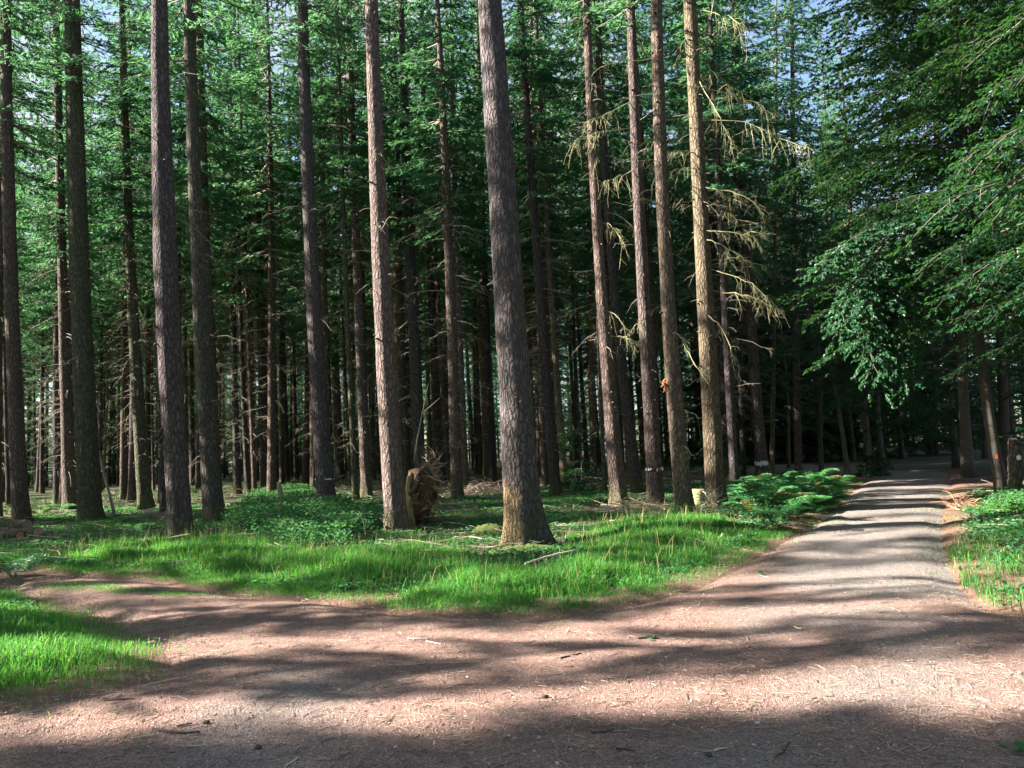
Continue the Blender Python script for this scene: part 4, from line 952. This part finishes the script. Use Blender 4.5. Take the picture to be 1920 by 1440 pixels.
# ------------------------------------------------------------------ litter: gravel chips, needles, twigs
def litter():
    rng = np.random.default_rng(12)
    n = 42000; r = 3.2 * (16 / 3.2) ** rng.random(n); a = rng.uniform(-.78, .78, n); x, y = r * np.sin(a), r * np.cos(a)
    k = inside(ROAD_POLY, x, y); x, y = x[k], y[k]; n = len(x)
    o6 = np.array([[1, 0, 0], [0, 1, 0], [-1, 0, 0], [0, -1, 0], [0, 0, 1], [0, 0, -1]], float); f8 = np.array([[0, 1, 4], [1, 2, 4], [2, 3, 4], [3, 0, 4], [1, 0, 5], [2, 1, 5], [3, 2, 5], [0, 3, 5]])
    sz = .003 + .009 * rng.random(n) ** 4; V = o6[None] * rng.uniform(.5, 1.3, (n, 6, 1)) * sz[:, None, None] * np.array([1.2, 1, .6])
    c, s = np.cos(rng.uniform(0, 6.28, n)), np.sin(rng.uniform(0, 6.28, n)); V = np.stack([V[..., 0] * c[:, None] - V[..., 1] * s[:, None], V[..., 0] * s[:, None] + V[..., 1] * c[:, None], V[..., 2]], -1) + np.stack([x, y, road_h(x, y) + .006 + sz * .15], 1)[:, None]
    mb = MB(); mb.add(V, (np.arange(n)[:, None, None] * 6 + f8[None]).reshape(-1, 3), 0, False, np.repeat(rng.random(n) ** 1.5, 6))
    mt, nt = new_mat('gravel_chips'); at_ = N(nt, 'ShaderNodeAttribute', _attribute_name='v').outputs['Fac']
    finish(nt, ramp(nt, at_, [(0, (0.12, 0.075, 0.06)), (.45, (0.3, 0.19, 0.15)), (.85, (0.36, 0.28, 0.25)), (1, (0.52, 0.46, 0.42))]), .9)
    o = link('gravel', mb.mesh('gravel', [mt]), kind='stuff'); tag(o, 'loose gravel chips strewn over the reddish road', 'gravel')
    # needles, bark flakes and twiglets on the road and floor
    mb = MB(); n = 26000; r = 3.2 * (26 / 3.2) ** rng.random(n); a = rng.uniform(-.78, .78, n); x, y = r * np.sin(a), r * np.cos(a); l = .012 + .05 * rng.random(n) ** 2.5; az = rng.uniform(0, 6.28, n)
    on = inside(ROAD_POLY, x, y); z = np.where(on, road_h(x, y) + .012, gz(x, y) + .015); s = np.linspace(-1, 1, 3)[None, :, None]
    d = np.stack([np.cos(az), np.sin(az), rng.normal(0, .08, n)], 1)[:, None]; P = np.stack([x, y, z], 1)[:, None] + d * l[:, None, None] * s + np.array([0, 0, -.2]) * (l[:, None, None] * .15 * s * s)
    mb.tubes(P, (.0012 + .002 * rng.random(n) ** 2)[:, None], 3, 0, False, rng.random(n))
    # forest floor brushwood
    q = rng.uniform([-26, 12], [14, 50], (9000, 2)); sd_ = sdist(ROAD_POLY, q[:, 0], q[:, 1]); k = (sd_ < -.6); q = q[k]; n = len(q); l = .2 + 1.0 * rng.random(n) ** 2; az = rng.uniform(0, 6.28, n)
    s = np.linspace(-.5, .5, 4)[None, :, None]; d = np.stack([np.cos(az), np.sin(az), rng.normal(0, .12, n)], 1)[:, None]; P = np.concatenate([q, (gz(q[:, 0], q[:, 1]) + .03 + .1 * rng.random(n))[:, None]], 1)[:, None] + d * l[:, None, None] * s + rng.normal(0, .02, (n, 4, 3)) * l[:, None, None]
    mb.tubes(P, (.003 + .008 * rng.random(n) ** 2)[:, None], 4, 0, False, rng.random(n))
    o = link('needle_litter', mb.mesh('needle_litter', [M_TWIG]), kind='stuff'); tag(o, 'needles, twiglets and brushwood littering road and forest floor', 'litter')
litter()

def brush_heap(px, py, label, n, w, h, mat, seed, name='brush_pile'):
    rng = np.random.default_rng(seed); g = ground(px, py); mb = MB(); P = []; Rr = []
    for k in range(n):
        c = np.array([rng.normal(0, w * .45), rng.normal(0, .35), 0]); hh = h * math.exp(-(c[0] / w) ** 2) * rng.random(); az = rng.uniform(0, 6.28); l = rng.uniform(.3, 1.1); s = np.linspace(-.5, .5, 5)[:, None]
        P.append(c + np.array([0, 0, hh + .03]) + np.array([math.cos(az), math.sin(az) * .6, rng.normal(.1, .3)]) * l * s + rng.normal(0, .03, (5, 3))); Rr.append(np.linspace(.004 + .01 * rng.random() ** 2, .003, 5))
    P = np.array(P); P[..., 2] = np.maximum(P[..., 2], .01); mb.tubes(P, np.array(Rr), 4, 0, False, rng.random(n)); o = link(name, mb.mesh(name, [mat]), None, g); tag(o, label, 'brush pile', 'heaps of dead branches')
brush_heap(905, 932, 'sunlit heap of pinkish dead branches left of the thickest conifer', 220, 1.3, .45, M_TWIG, 1)
brush_heap(1325, 962, 'pale brush pile of bare branches between the two golden conifers by the road', 46, .5, .5, M_PALEWOOD, 2)
brush_heap(1195, 960, 'low grey brush heap by the foot of the pinkish mossy-footed conifer', 110, 1.1, .22, M_TWIG, 3)
brush_heap(300, 975, 'dim heap of twigs behind the purplish conifer', 90, 1.2, .3, M_TWIG, 4)
brush_heap(630, 915, 'dark hummock of dead branches behind the rough dark grey trunk', 120, .9, .5, M_DARKWOOD, 5)
brush_heap(1810, 955, 'reddish heap of withered twigs on the right road edge', 34, .16, .12, M_LITTER, 6)

# ------------------------------------------------------------------ log pile
def log(end, d, L, r, label, tint, seed):
    rng = np.random.default_rng(seed); t = thing('log', end, label, 'log', 'logs of the pile'); d = unit(np.array(d, float)); n = 10
    s = np.linspace(0, L, n)[:, None]; P = d * s + rng.normal(0, .008, (n, 3)); mb = MB(); mb.tubes(P, r * (1 + rng.normal(0, .03, n)), 18, 0, False)
    o = link('bark', mb.mesh('bark', [M_BARK]), t); o.color = [(.75, .7, .7, 1), (1.2, 1.15, 1.1, 1), (1.9, 1.7, 1.4, 1), (1.1, .95, .85, 1), (1, 1, 1, 1), (1.2, 1.05, .9, 1), (1.4, 1.4, 1.4, 1)][seed - 1]
    for pos, sgn in ((0.0, -1), (L, 1)):
        e = MB(); u = unit(np.cross(d, [0, 0, 1.])); w = np.cross(d, u); th = np.arange(18) * 2 * np.pi / 18
        c0 = d * pos; V = np.concatenate([[c0 + d * sgn * .006], c0 + .97 * r * (np.cos(th)[:, None] * u + np.sin(th)[:, None] * w)])
        V = V - c0; R3 = np.stack([u, w, d], 1)
        e.add(V @ R3, [[0, 1 + k, 1 + (k + 1) % 18] for k in range(18)]); eo = link('cut_end', e.mesh('cut_end', [M_END]), t); eo.color = tint
        eo.matrix_local = Matrix([[*R3[0], c0[0]], [*R3[1], c0[1]], [*R3[2], c0[2]], [0, 0, 0, 1]])
gl = ground(50, 1016); Yl = gl[1]; lp = lambda x, y, dy=0: at_depth(x, y, Yl + dy); ld_ = (-.86, .5, 0)
W1 = (1, 1, 1, 1)
log(lp(52, 984, .25), ld_, 4.2, .115, 'dark-barked log on top of the log pile', (.75, .7, .7, 1), 1)
log(lp(72, 998), ld_, 4.0, .115, 'log with a round greyish cut face, second from the right end of the pile', (1.05, 1.0, 1.0, 1), 2)
log(lp(93, 1003, .1), ld_, 3.6, .08, 'slim pale log lying at the right end of the pile', (.9, .9, .75, 1), 3)
log(lp(38, 1004), ld_, 4.0, .095, 'log with a reddish cut face in the bottom row of the pile', (1.35, .75, .55, 1), 4)
log(lp(19, 1004, .1), ld_, 4.0, .09, 'grey log between the reddish-ended log and the leftmost log', (.7, .72, .75, 1), 5)
log(lp(2, 1007, .05), ld_, 4.0, .09, 'brown-ended leftmost log in the bottom row of the pile', (.9, .75, .6, 1), 6)
log(lp(22, 994, .5), ld_, 4.0, .1, 'grey-barked log behind, filling the gap under the top log', (.8, .8, .8, 1), 7)

# ------------------------------------------------------------------ upturned root plate with its fallen trunk
def root_plate():
    rng = np.random.default_rng(31); g = ground(792, 987); t = thing('uprooted_tree', g, 'upturned root plate of a fallen tree, dark soil and spiky roots towards the right', 'fallen tree')
    n, mth = 15, 32; V = []; hz = .64; rr = lambda a: (.66 if math.sin(a) > 0 else .6) * (1 + .1 * math.sin(3 * a + 1) + .07 * math.sin(7 * a))
    # lumpy thick disc, axis roughly along x
    th = np.arange(mth) * 2 * np.pi / mth; prof = [(-.20, 0.02), (-.22, .5), (-.2, .85), (-.13, 1.0), (0.0, 1.04), (.1, .98), (.2, .8), (.27, .5), (.3, .2), (.31, .02)]
    for xx, f in prof:
        for a in th:
            r = rr(a) * f * (1 + .12 * rng.normal()); j = rng.normal(0, .055); V.append([xx + j + .1 * math.sin(a) * f - .04, math.cos(a) * r * .75 + rng.normal(0, .02), hz + math.sin(a) * r + rng.normal(0, .02)])
    k = len(prof); j, a = np.meshgrid(np.arange(k - 1), np.arange(mth), indexing='ij'); Q = np.stack([j * mth + a, j * mth + (a + 1) % mth, (j + 1) * mth + (a + 1) % mth, (j + 1) * mth + a], -1).reshape(-1, 4)
    mb = MB(); mb.add(V, Q, 0, True); link('root_plate', mb.mesh('root_plate', [M_SOIL]), t)
    P = []; Rr = []
    for q in range(9):   # mossy buttress on the trunk side
        s = np.linspace(0, 1, 6)[:, None]; y0 = -.42 + .07 * q + rng.normal(0, .02)
        P.append(np.array([-.24 + rng.normal(0, .015), y0, 1.2 - .12 * (q % 3)]) * (1 - s) + s * np.array([-.22 + rng.normal(0, .02), y0 * 1.05, -.02]) + rng.normal(0, .02, (6, 3))); Rr.append(np.array([.035, .06, .07, .07, .06, .05]))
    mb = MB(); mb.tubes(np.array(P), np.array(Rr), 7, 0, True); link('mossy_flank', mb.mesh('mossy_flank', [M_MOSSYROOT]), t)
    def roots(n, base, spread, lmin, lmax, thick, up_):
        for q in range(n):
            a = rng.uniform(*spread); p0 = np.array([rng.uniform(-.1, .25), math.cos(a) * .45 + rng.normal(0, .05), hz + math.sin(a) * .58]); d = unit(np.array([rng.uniform(.1, 1.0), math.cos(a) * .6 + rng.normal(0, .3), math.sin(a) * up_ + rng.normal(0, .35)])); l = rng.uniform(lmin, lmax); s = np.linspace(0, 1, 7)[:, None]
            c = p0 + d * l * s + np.cumsum(rng.normal(0, .035, (7, 3)), 0) * s * 1.2 + np.array([0, 0, -.25]) * l * s ** 2
            mb = MB(); mb.tubes(c, np.linspace(thick * rng.uniform(.6, 1.3), .004, 7), 5)
            for e in range(7):
                i0 = rng.integers(1, 6); d2 = unit(d + rng.normal(0, .8, 3)); l2 = rng.uniform(.08, .3); w = np.linspace(0, 1, 4)[:, None]
                mb.tubes(c[i0] + d2 * l2 * w + rng.normal(0, .012, (4, 3)) * w, np.linspace(.007, .002, 4), 3)
            link('root', mb.mesh('root', [M_ROOT]), t)
    roots(30, 0, (.5, 2.6), .25, .65, .024, .6); roots(16, 0, (-1.2, .9), .12, .3, .022, .1); roots(12, 0, (-.9, .6), .2, .45, .018, .2); roots(5, 0, (-1.6, -.9), .4, .8, .02, -.1); roots(5, 0, (2.6, 4), .2, .4, .018, .2)
    # the fallen trunk runs away to the left
    e = ground(612, 976); d = unit(e + np.array([0, 0, .13]) - (g + np.array([-.2, 0, .2]))); L = 2.75; s = np.linspace(0, 1, 8)[:, None]
    mb = MB(); mb.tubes(np.array([-.15, .05, .16]) + d * np.array([1, 1, .2]) * L * s, np.linspace(.14, .1, 8), 14, 0, True); link('trunk', mb.mesh('trunk', [M_PALEWOOD]), t)
root_plate()

def stick(pts3, r0, r1, label, mat, name='stick', cat='stick', group=None, twigs=0, seed=0):
    rng = np.random.default_rng(seed); P = np.array(pts3, float); b = P[0].copy(); P = smooth(P - b, 9); P[1:-1] += rng.normal(0, .006 * np.linalg.norm(P[-1]) ** .5, (7, 3)) * .5
    mb = MB(); mb.tubes(P, np.linspace(r0, r1, 9), 7, 0, True)
    for k in range(twigs):
        i = rng.integers(2, 8); d = unit(unit(P[-1]) + rng.normal(0, .6, 3)); l = np.linalg.norm(P[-1]) * rng.uniform(.12, .35); w = np.linspace(0, 1, 4)[:, None]; mb.tubes(P[i] + d * l * w, np.linspace(r0 * .5, r1 * .5, 4), 4)
    o = link(name, mb.mesh(name, [mat]), None, b); tag(o, label, cat, group); return o
Yr = ground(790, 985)[1]
stick([at_depth(776, 866, Yr), at_depth(785, 810, Yr), at_depth(793, 770, Yr - .1), at_depth(800, 733, Yr - .1)], .02, .007, 'thin bare dead stem leaning upright from the top of the root plate', M_DEADWOOD, 'dead_stem', 'stick', twigs=3, seed=2)
gs = ground(529, 963); stick([gs - [0, 0, .1], at_depth(528, 940, gs[1]), at_depth(525, 920, gs[1]), at_depth(523, 904, gs[1])], .09, .07, 'broken snag post standing in the brambles left of the rough dark grey trunk', M_DEADWOOD, 'broken_snag', 'snag', seed=3)
gs = ground(216, 972); stick([gs, at_depth(208, 935, gs[1]), at_depth(190, 870, gs[1] + .4), at_depth(170, 790, gs[1] + .8), at_depth(150, 700, gs[1] + 1.2)], .055, .03, 'leaning thin dead trunk between the thick olive and yellow-green lit conifers', M_DEADWOOD, 'leaning_trunk', 'dead trunk', seed=4)
ga = ground(985, 1072); gb = ground(1082, 1056); stick([ga + [0, 0, .1], (ga + gb) / 2 + [0, 0, .16], gb + [0, 0, .18]], .017, .012, 'long straight pale stick lying in the grass before the thickest conifer', M_PALEWOOD, 'fallen_stick', seed=5)
ga = ground(700, 1030); gb = ground(790, 990); 
stick([ground(815, 985) + [0, 0, .04], ground(850, 988) + [0, 0, .1], ground(880, 990) + [0, 0, .05]], .02, .01, 'short pale branch on the floor right of the root plate', M_PALEWOOD, 'fallen_branch', seed=6)
stick([ground(818, 945) + [0, 0, .05], ground(850, 962) + [0, 0, .05], ground(890, 958) + [0, 0, .03]], .03, .015, 'dark curved branch lying behind and right of the root plate', M_DARKWOOD, 'fallen_branch', seed=7)
stick([ground(270, 1020) + [0, 0, .05], ground(283, 1008) + [0, 0, .3]], .014, .008, 'pale twig poking up left of the purplish conifer foot', M_PALEWOOD, 'stick', seed=8)
stick([ground(1778, 948) + [0, 0, .02], ground(1795, 958) + [0, 0, .02], ground(1808, 962) + [0, 0, .06]], .012, .008, 'thin white stick pointing at the reddish twig heap on the right', M_PALEWOOD, 'stick', seed=9)
stick([ground(1868, 977) + [0, 0, .03], ground(1900, 972) + [0, 0, .04], ground(1935, 972) + [0, 0, .03]], .02, .015, 'tan branch lying below the grass patch at the right margin', M_PALEWOOD, 'fallen_branch', seed=10)
# small pieces lying on the gravel
TW = [((295, 1372), (340, 1378), (375, 1376), .008, M_DARKWOOD, 'dark crooked twig on the shaded gravel at lower left'), ((332, 1366), (345, 1362), (360, 1360), .006, M_DARKWOOD, 'short dark twig just above the crooked one at lower left'), ((246, 1388), (270, 1384), (293, 1381), .005, M_PALEWOOD, 'pale twig left of the dark crooked twig'), ((350, 1402), (370, 1402), (389, 1401), .004, M_PALEWOOD, 'thin whitish twig below the dark crooked twig'),
      ((1340, 1412), (1352, 1408), (1363, 1407), .007, M_PALEWOOD, 'stubby whitish stick in the dark foreground right of centre'), ((1455, 1423), (1470, 1414), (1480, 1397), .006, M_DARKWOOD, 'curved dark twig in the foreground right of the stubby whitish stick'), ((1155, 1408), (1172, 1408), (1190, 1413), .006, M_DARKWOOD, 'dark twig on the shaded gravel below the big sunlit patch'), ((764, 1199), (785, 1200), (805, 1200), .006, M_PALEWOOD, 'straight pale twig on the shaded gravel left of centre'), ((800, 1205), (815, 1208), (828, 1211), .005, M_PALEWOOD, 'pale twig end to end with the straight pale one'),
      ((1050, 1237), (1070, 1232), (1090, 1228), .008, M_DARKWOOD, 'dark twig along the upper rim of the big sunlit patch'), ((1108, 1377), (1130, 1376), (1152, 1372), .005, M_DARKWOOD, 'thin dark twig on the shadow edge right of the centre foreground'), ((190, 1316), (225, 1315), (258, 1312), .006, M_DARKWOOD, 'long dark twig below the left grass patch'), ((536, 1440), (550, 1432), (560, 1424), .006, M_PALEWOOD, 'whitish splinter at the bottom edge left of centre'), ((1490, 1178), (1500, 1182), (1512, 1180), .007, M_PALEWOOD, 'small tan twig on the sunlit gravel before the road'), ((1195, 1200), (1215, 1198), (1235, 1200), .01, M_DARKWOOD, 'dark leafy twig on the shaded gravel right of centre')]
for k, (a, b, c, r, mt, lab) in enumerate(TW):
    stick([ground(*q) + [0, 0, .012] for q in (a, b, c)], r, r * .6, lab, mt, 'twig', 'twig', 'twigs lying on the gravel', twigs=2 if mt is M_DARKWOOD else 1, seed=40 + k)
def pebble(px, py, r, label, mat, name, cat, seed, sq=.7):
    rng = np.random.default_rng(seed); r *= .62 if mat is M_STONE else .85; g = ground(px, py); n, mth = 6, 10; V = []
    ph = rng.uniform(0, 6, 3)
    for i in range(n + 1):
        a = np.pi * i / n
        for q in range(mth):
            b = 2 * np.pi * q / mth; f = 1 + .16 * math.sin(2 * b + ph[0]) + .12 * math.sin(3 * b + 2 * a + ph[1]) + rng.normal(0, .05)
            V.append([r * f * math.sin(a) * math.cos(b) * 1.2, r * f * math.sin(a) * math.sin(b), r * sq * f * math.cos(a) + r * sq * .6])
    j, a = np.meshgrid(np.arange(n), np.arange(mth), indexing='ij'); Q = np.stack([j * mth + a, (j + 1) * mth + a, (j + 1) * mth + (a + 1) % mth, j * mth + (a + 1) % mth], -1).reshape(-1, 4)
    mb = MB(); mb.add(V, Q, 0, True); o = link(name, mb.mesh(name, [mat]), None, g + [0, 0, .005]); tag(o, label, cat); return o
pebble(1020, 1310, .024, 'small dark cone on the big sunlit gravel patch', M_DARKWOOD, 'fir_cone', 'cone', 1)
pebble(1421, 1359, .022, 'white stone on the shadow edge at the lower right', M_STONE, 'stone', 'stone', 2); pebble(742, 1404, .017, 'white stone in the shaded foreground left of centre', M_STONE, 'stone', 'stone', 3)
pebble(816, 1397, .014, 'small white stone below the big sunlit patch', M_STONE, 'stone', 'stone', 4); pebble(1045, 1435, .02, 'white stone at the bottom edge near the centre', M_STONE, 'stone', 'stone', 5); pebble(877, 1272, .018, 'pale stone on the dark band left of the big sunlit patch', M_STONE, 'stone', 'stone', 6)
pebble(484, 1405, .022, 'dark cone on the shaded gravel at lower left', M_DARKWOOD, 'fir_cone', 'cone', 7); pebble(386, 1358, .02, 'dark cone at the edge of the sunlit streak above the crooked twig', M_DARKWOOD, 'fir_cone', 'cone', 8); pebble(1329, 1420, .022, 'dark cone beside the stubby whitish stick', M_DARKWOOD, 'fir_cone', 'cone', 9)
pebble(1065, 1185, .02, 'pale stone on the gravel before the thickest conifer', M_STONE, 'stone', 'stone', 11)
def leafbits(px, py, label, n, seed, mat, L=.07):
    rng = np.random.default_rng(seed); g = ground(px, py); mb = MB(); az = rng.uniform(0, 6.28, n); P = np.stack([rng.normal(0, .04, n), rng.normal(0, .03, n), rng.uniform(.01, .04, n)], 1)
    mb.leaves(P, np.stack([np.cos(az), np.sin(az), rng.uniform(0, .5, n)], 1), np.array([0, 0, 1.]) + rng.normal(0, .4, (n, 3)), np.full(n, L), np.full(n, L * .6), 0, .2, rng.random(n)); o = link('fallen_leaves', mb.mesh('fallen_leaves', [mat]), None, g); tag(o, label, 'leaves')
leafbits(1905, 1415, 'torn green leaf sprig in the lower right corner', 7, 1, M_HERB, .06); leafbits(1425, 1078, 'pale green sprig lying on the road before the bracken', 6, 2, M_HERB, .07)
leafbits(1225, 1200, 'grey-green sprig on the shaded gravel right of centre', 6, 3, M_HERB, .05)

# mossy mound, cut stump, small blue markers, mossy root fringe
def mound(px, py, w, d, h, label, mat, name, cat, seed, top=None):
    rng = np.random.default_rng(seed); g = ground(px, py); mth, n = 20, 8; V = []; ph = rng.uniform(0, 6, 4)
    for i in range(n + 1):
        f = 1 - (i / n); z = h * (1 - f ** 2.2)
        for q in range(mth):
            b = 2 * np.pi * q / mth; k = 1 + .15 * math.sin(2 * b + ph[0]) + .1 * math.sin(5 * b + ph[1]) + rng.normal(0, .03); V.append([w * f * k * math.cos(b), d * f * k * math.sin(b), z + rng.normal(0, h * .05) - .04])
    j, a = np.meshgrid(np.arange(n), np.arange(mth), indexing='ij'); Q = np.stack([j * mth + a, j * mth + (a + 1) % mth, (j + 1) * mth + (a + 1) % mth, (j + 1) * mth + a], -1).reshape(-1, 4)
    mb = MB(); mb.add(V, Q, 0, True); o = link(name, mb.mesh(name, [mat]), None, g); tag(o, label, cat)
mound(918, 1003, .42, .3, .26, 'low mossy stump left of the thickest conifer', M_MOSS, 'mossy_stump', 'stump', 1)
mound(985, 1036, .72, .42, .16, 'mossy root cushion around the foot of the thickest conifer', M_MOSS, 'moss_cushion', 'moss', 2)
mound(700, 1060, .35, .25, .18, 'dark rotten stump in the grass in front of the pale pinkish conifer', M_DARKWOOD, 'rotten_stump', 'stump', 3)
gy = ground(1310, 948); t = thing('cut_stump', gy, 'yellow-lichened cut stump behind the brush pile, between the two golden conifers', 'stump')
mb = MB(); mb.tubes(np.array([[0, 0, -.1], [0, 0, .05], [0, 0, .25], [.01, 0, .42]]), [.21, .19, .17, .165], 16, 0, True); link('stump_body', mb.mesh('stump_body', [M_YELLOWWOOD]), t)
for k, (px, py, lab) in enumerate([(203, 966, 'small blue plastic marker left of the other blue marker, in undergrowth'), (246, 972, 'small blue plastic marker with a white tip in undergrowth'), (574, 950, 'tiny blue marker in the brambles left of the rough dark grey trunk'), (651, 972, 'tiny violet-blue marker on the tan fallen log')]):
    g = ground(px, py); t = thing('tree_marker', g, lab, 'marker', 'small blue markers'); hz_ = .18 if k < 2 else .12
    mb = MB(); mb.tubes(np.array([[0, 0, -.05], [0, 0, hz_ * .5], [.01, 0, hz_]]), [.02, .028, .03], 8, 0, True); mb.tubes(np.array([[0, 0, 0], [.03, -.02, hz_ * 1.2]]), [.012, .01], 5, 0, True); link('tube', mb.mesh('tube', [M_BLUE]), t)
    if k == 1:
        mb = MB(); mb.tubes(np.array([[.005, -.03, hz_ * .5], [.005, -.03, hz_ * .95]]), [.018, .015], 6, 0, True); link('tip', mb.mesh('tip', [M_WHITE]), t)

# ------------------------------------------------------------------ light
EL, AZ = R(29), R(2)
S = Vector((-math.cos(EL) * math.cos(AZ), -math.cos(EL) * math.sin(AZ), math.sin(EL)))
sun_d = bpy.data.lights.new('sun', 'SUN'); sun_d.energy = 5.0; sun_d.angle = R(0.53); sun_d.color = (1.0, 0.91, 0.80)
sun = bpy.data.objects.new('sun', sun_d); COL.objects.link(sun); sun.rotation_euler = S.to_track_quat('Z', 'Y').to_euler(); sun.location = (-30, -5, 40)
w = bpy.data.worlds.new('World'); scene.world = w; w.use_nodes = True; nt = w.node_tree
bg = nt.nodes['Background']; sky = nt.nodes.new('ShaderNodeTexSky'); sky.sky_type = 'NISHITA'; sky.sun_disc = False; sky.sun_elevation = EL; sky.sun_rotation = math.atan2(S.x, S.y)
sky.air_density = 1.0; sky.dust_density = 1.0; 
tc = nt.nodes.new('ShaderNodeTexCoord'); cn = N(nt, 'ShaderNodeTexNoise', Scale=3.2, Detail=6.0, Roughness=0.6); nt.links.new(tc.outputs['Generated'], cn.inputs['Vector'])
nt.links.new(mixc(nt, ramp(nt, cn.outputs['Fac'], [(0.46, (0, 0, 0)), (0.62, (1, 1, 1))]), sky.outputs[0], (2.6, 2.7, 2.9)), bg.inputs[0]); bg.inputs[1].default_value = 0.05
vs = scene.view_settings; vs.view_transform = 'Standard'; vs.look = 'None'; vs.exposure = 2.85; vs.gamma = 1.0; vs.use_curve_mapping = False
scene.cycles.max_bounces = 6; scene.cycles.diffuse_bounces = 4; scene.cycles.transmission_bounces = 4; scene.cycles.use_denoising = True
scene.cycles.sample_clamp_indirect = 6
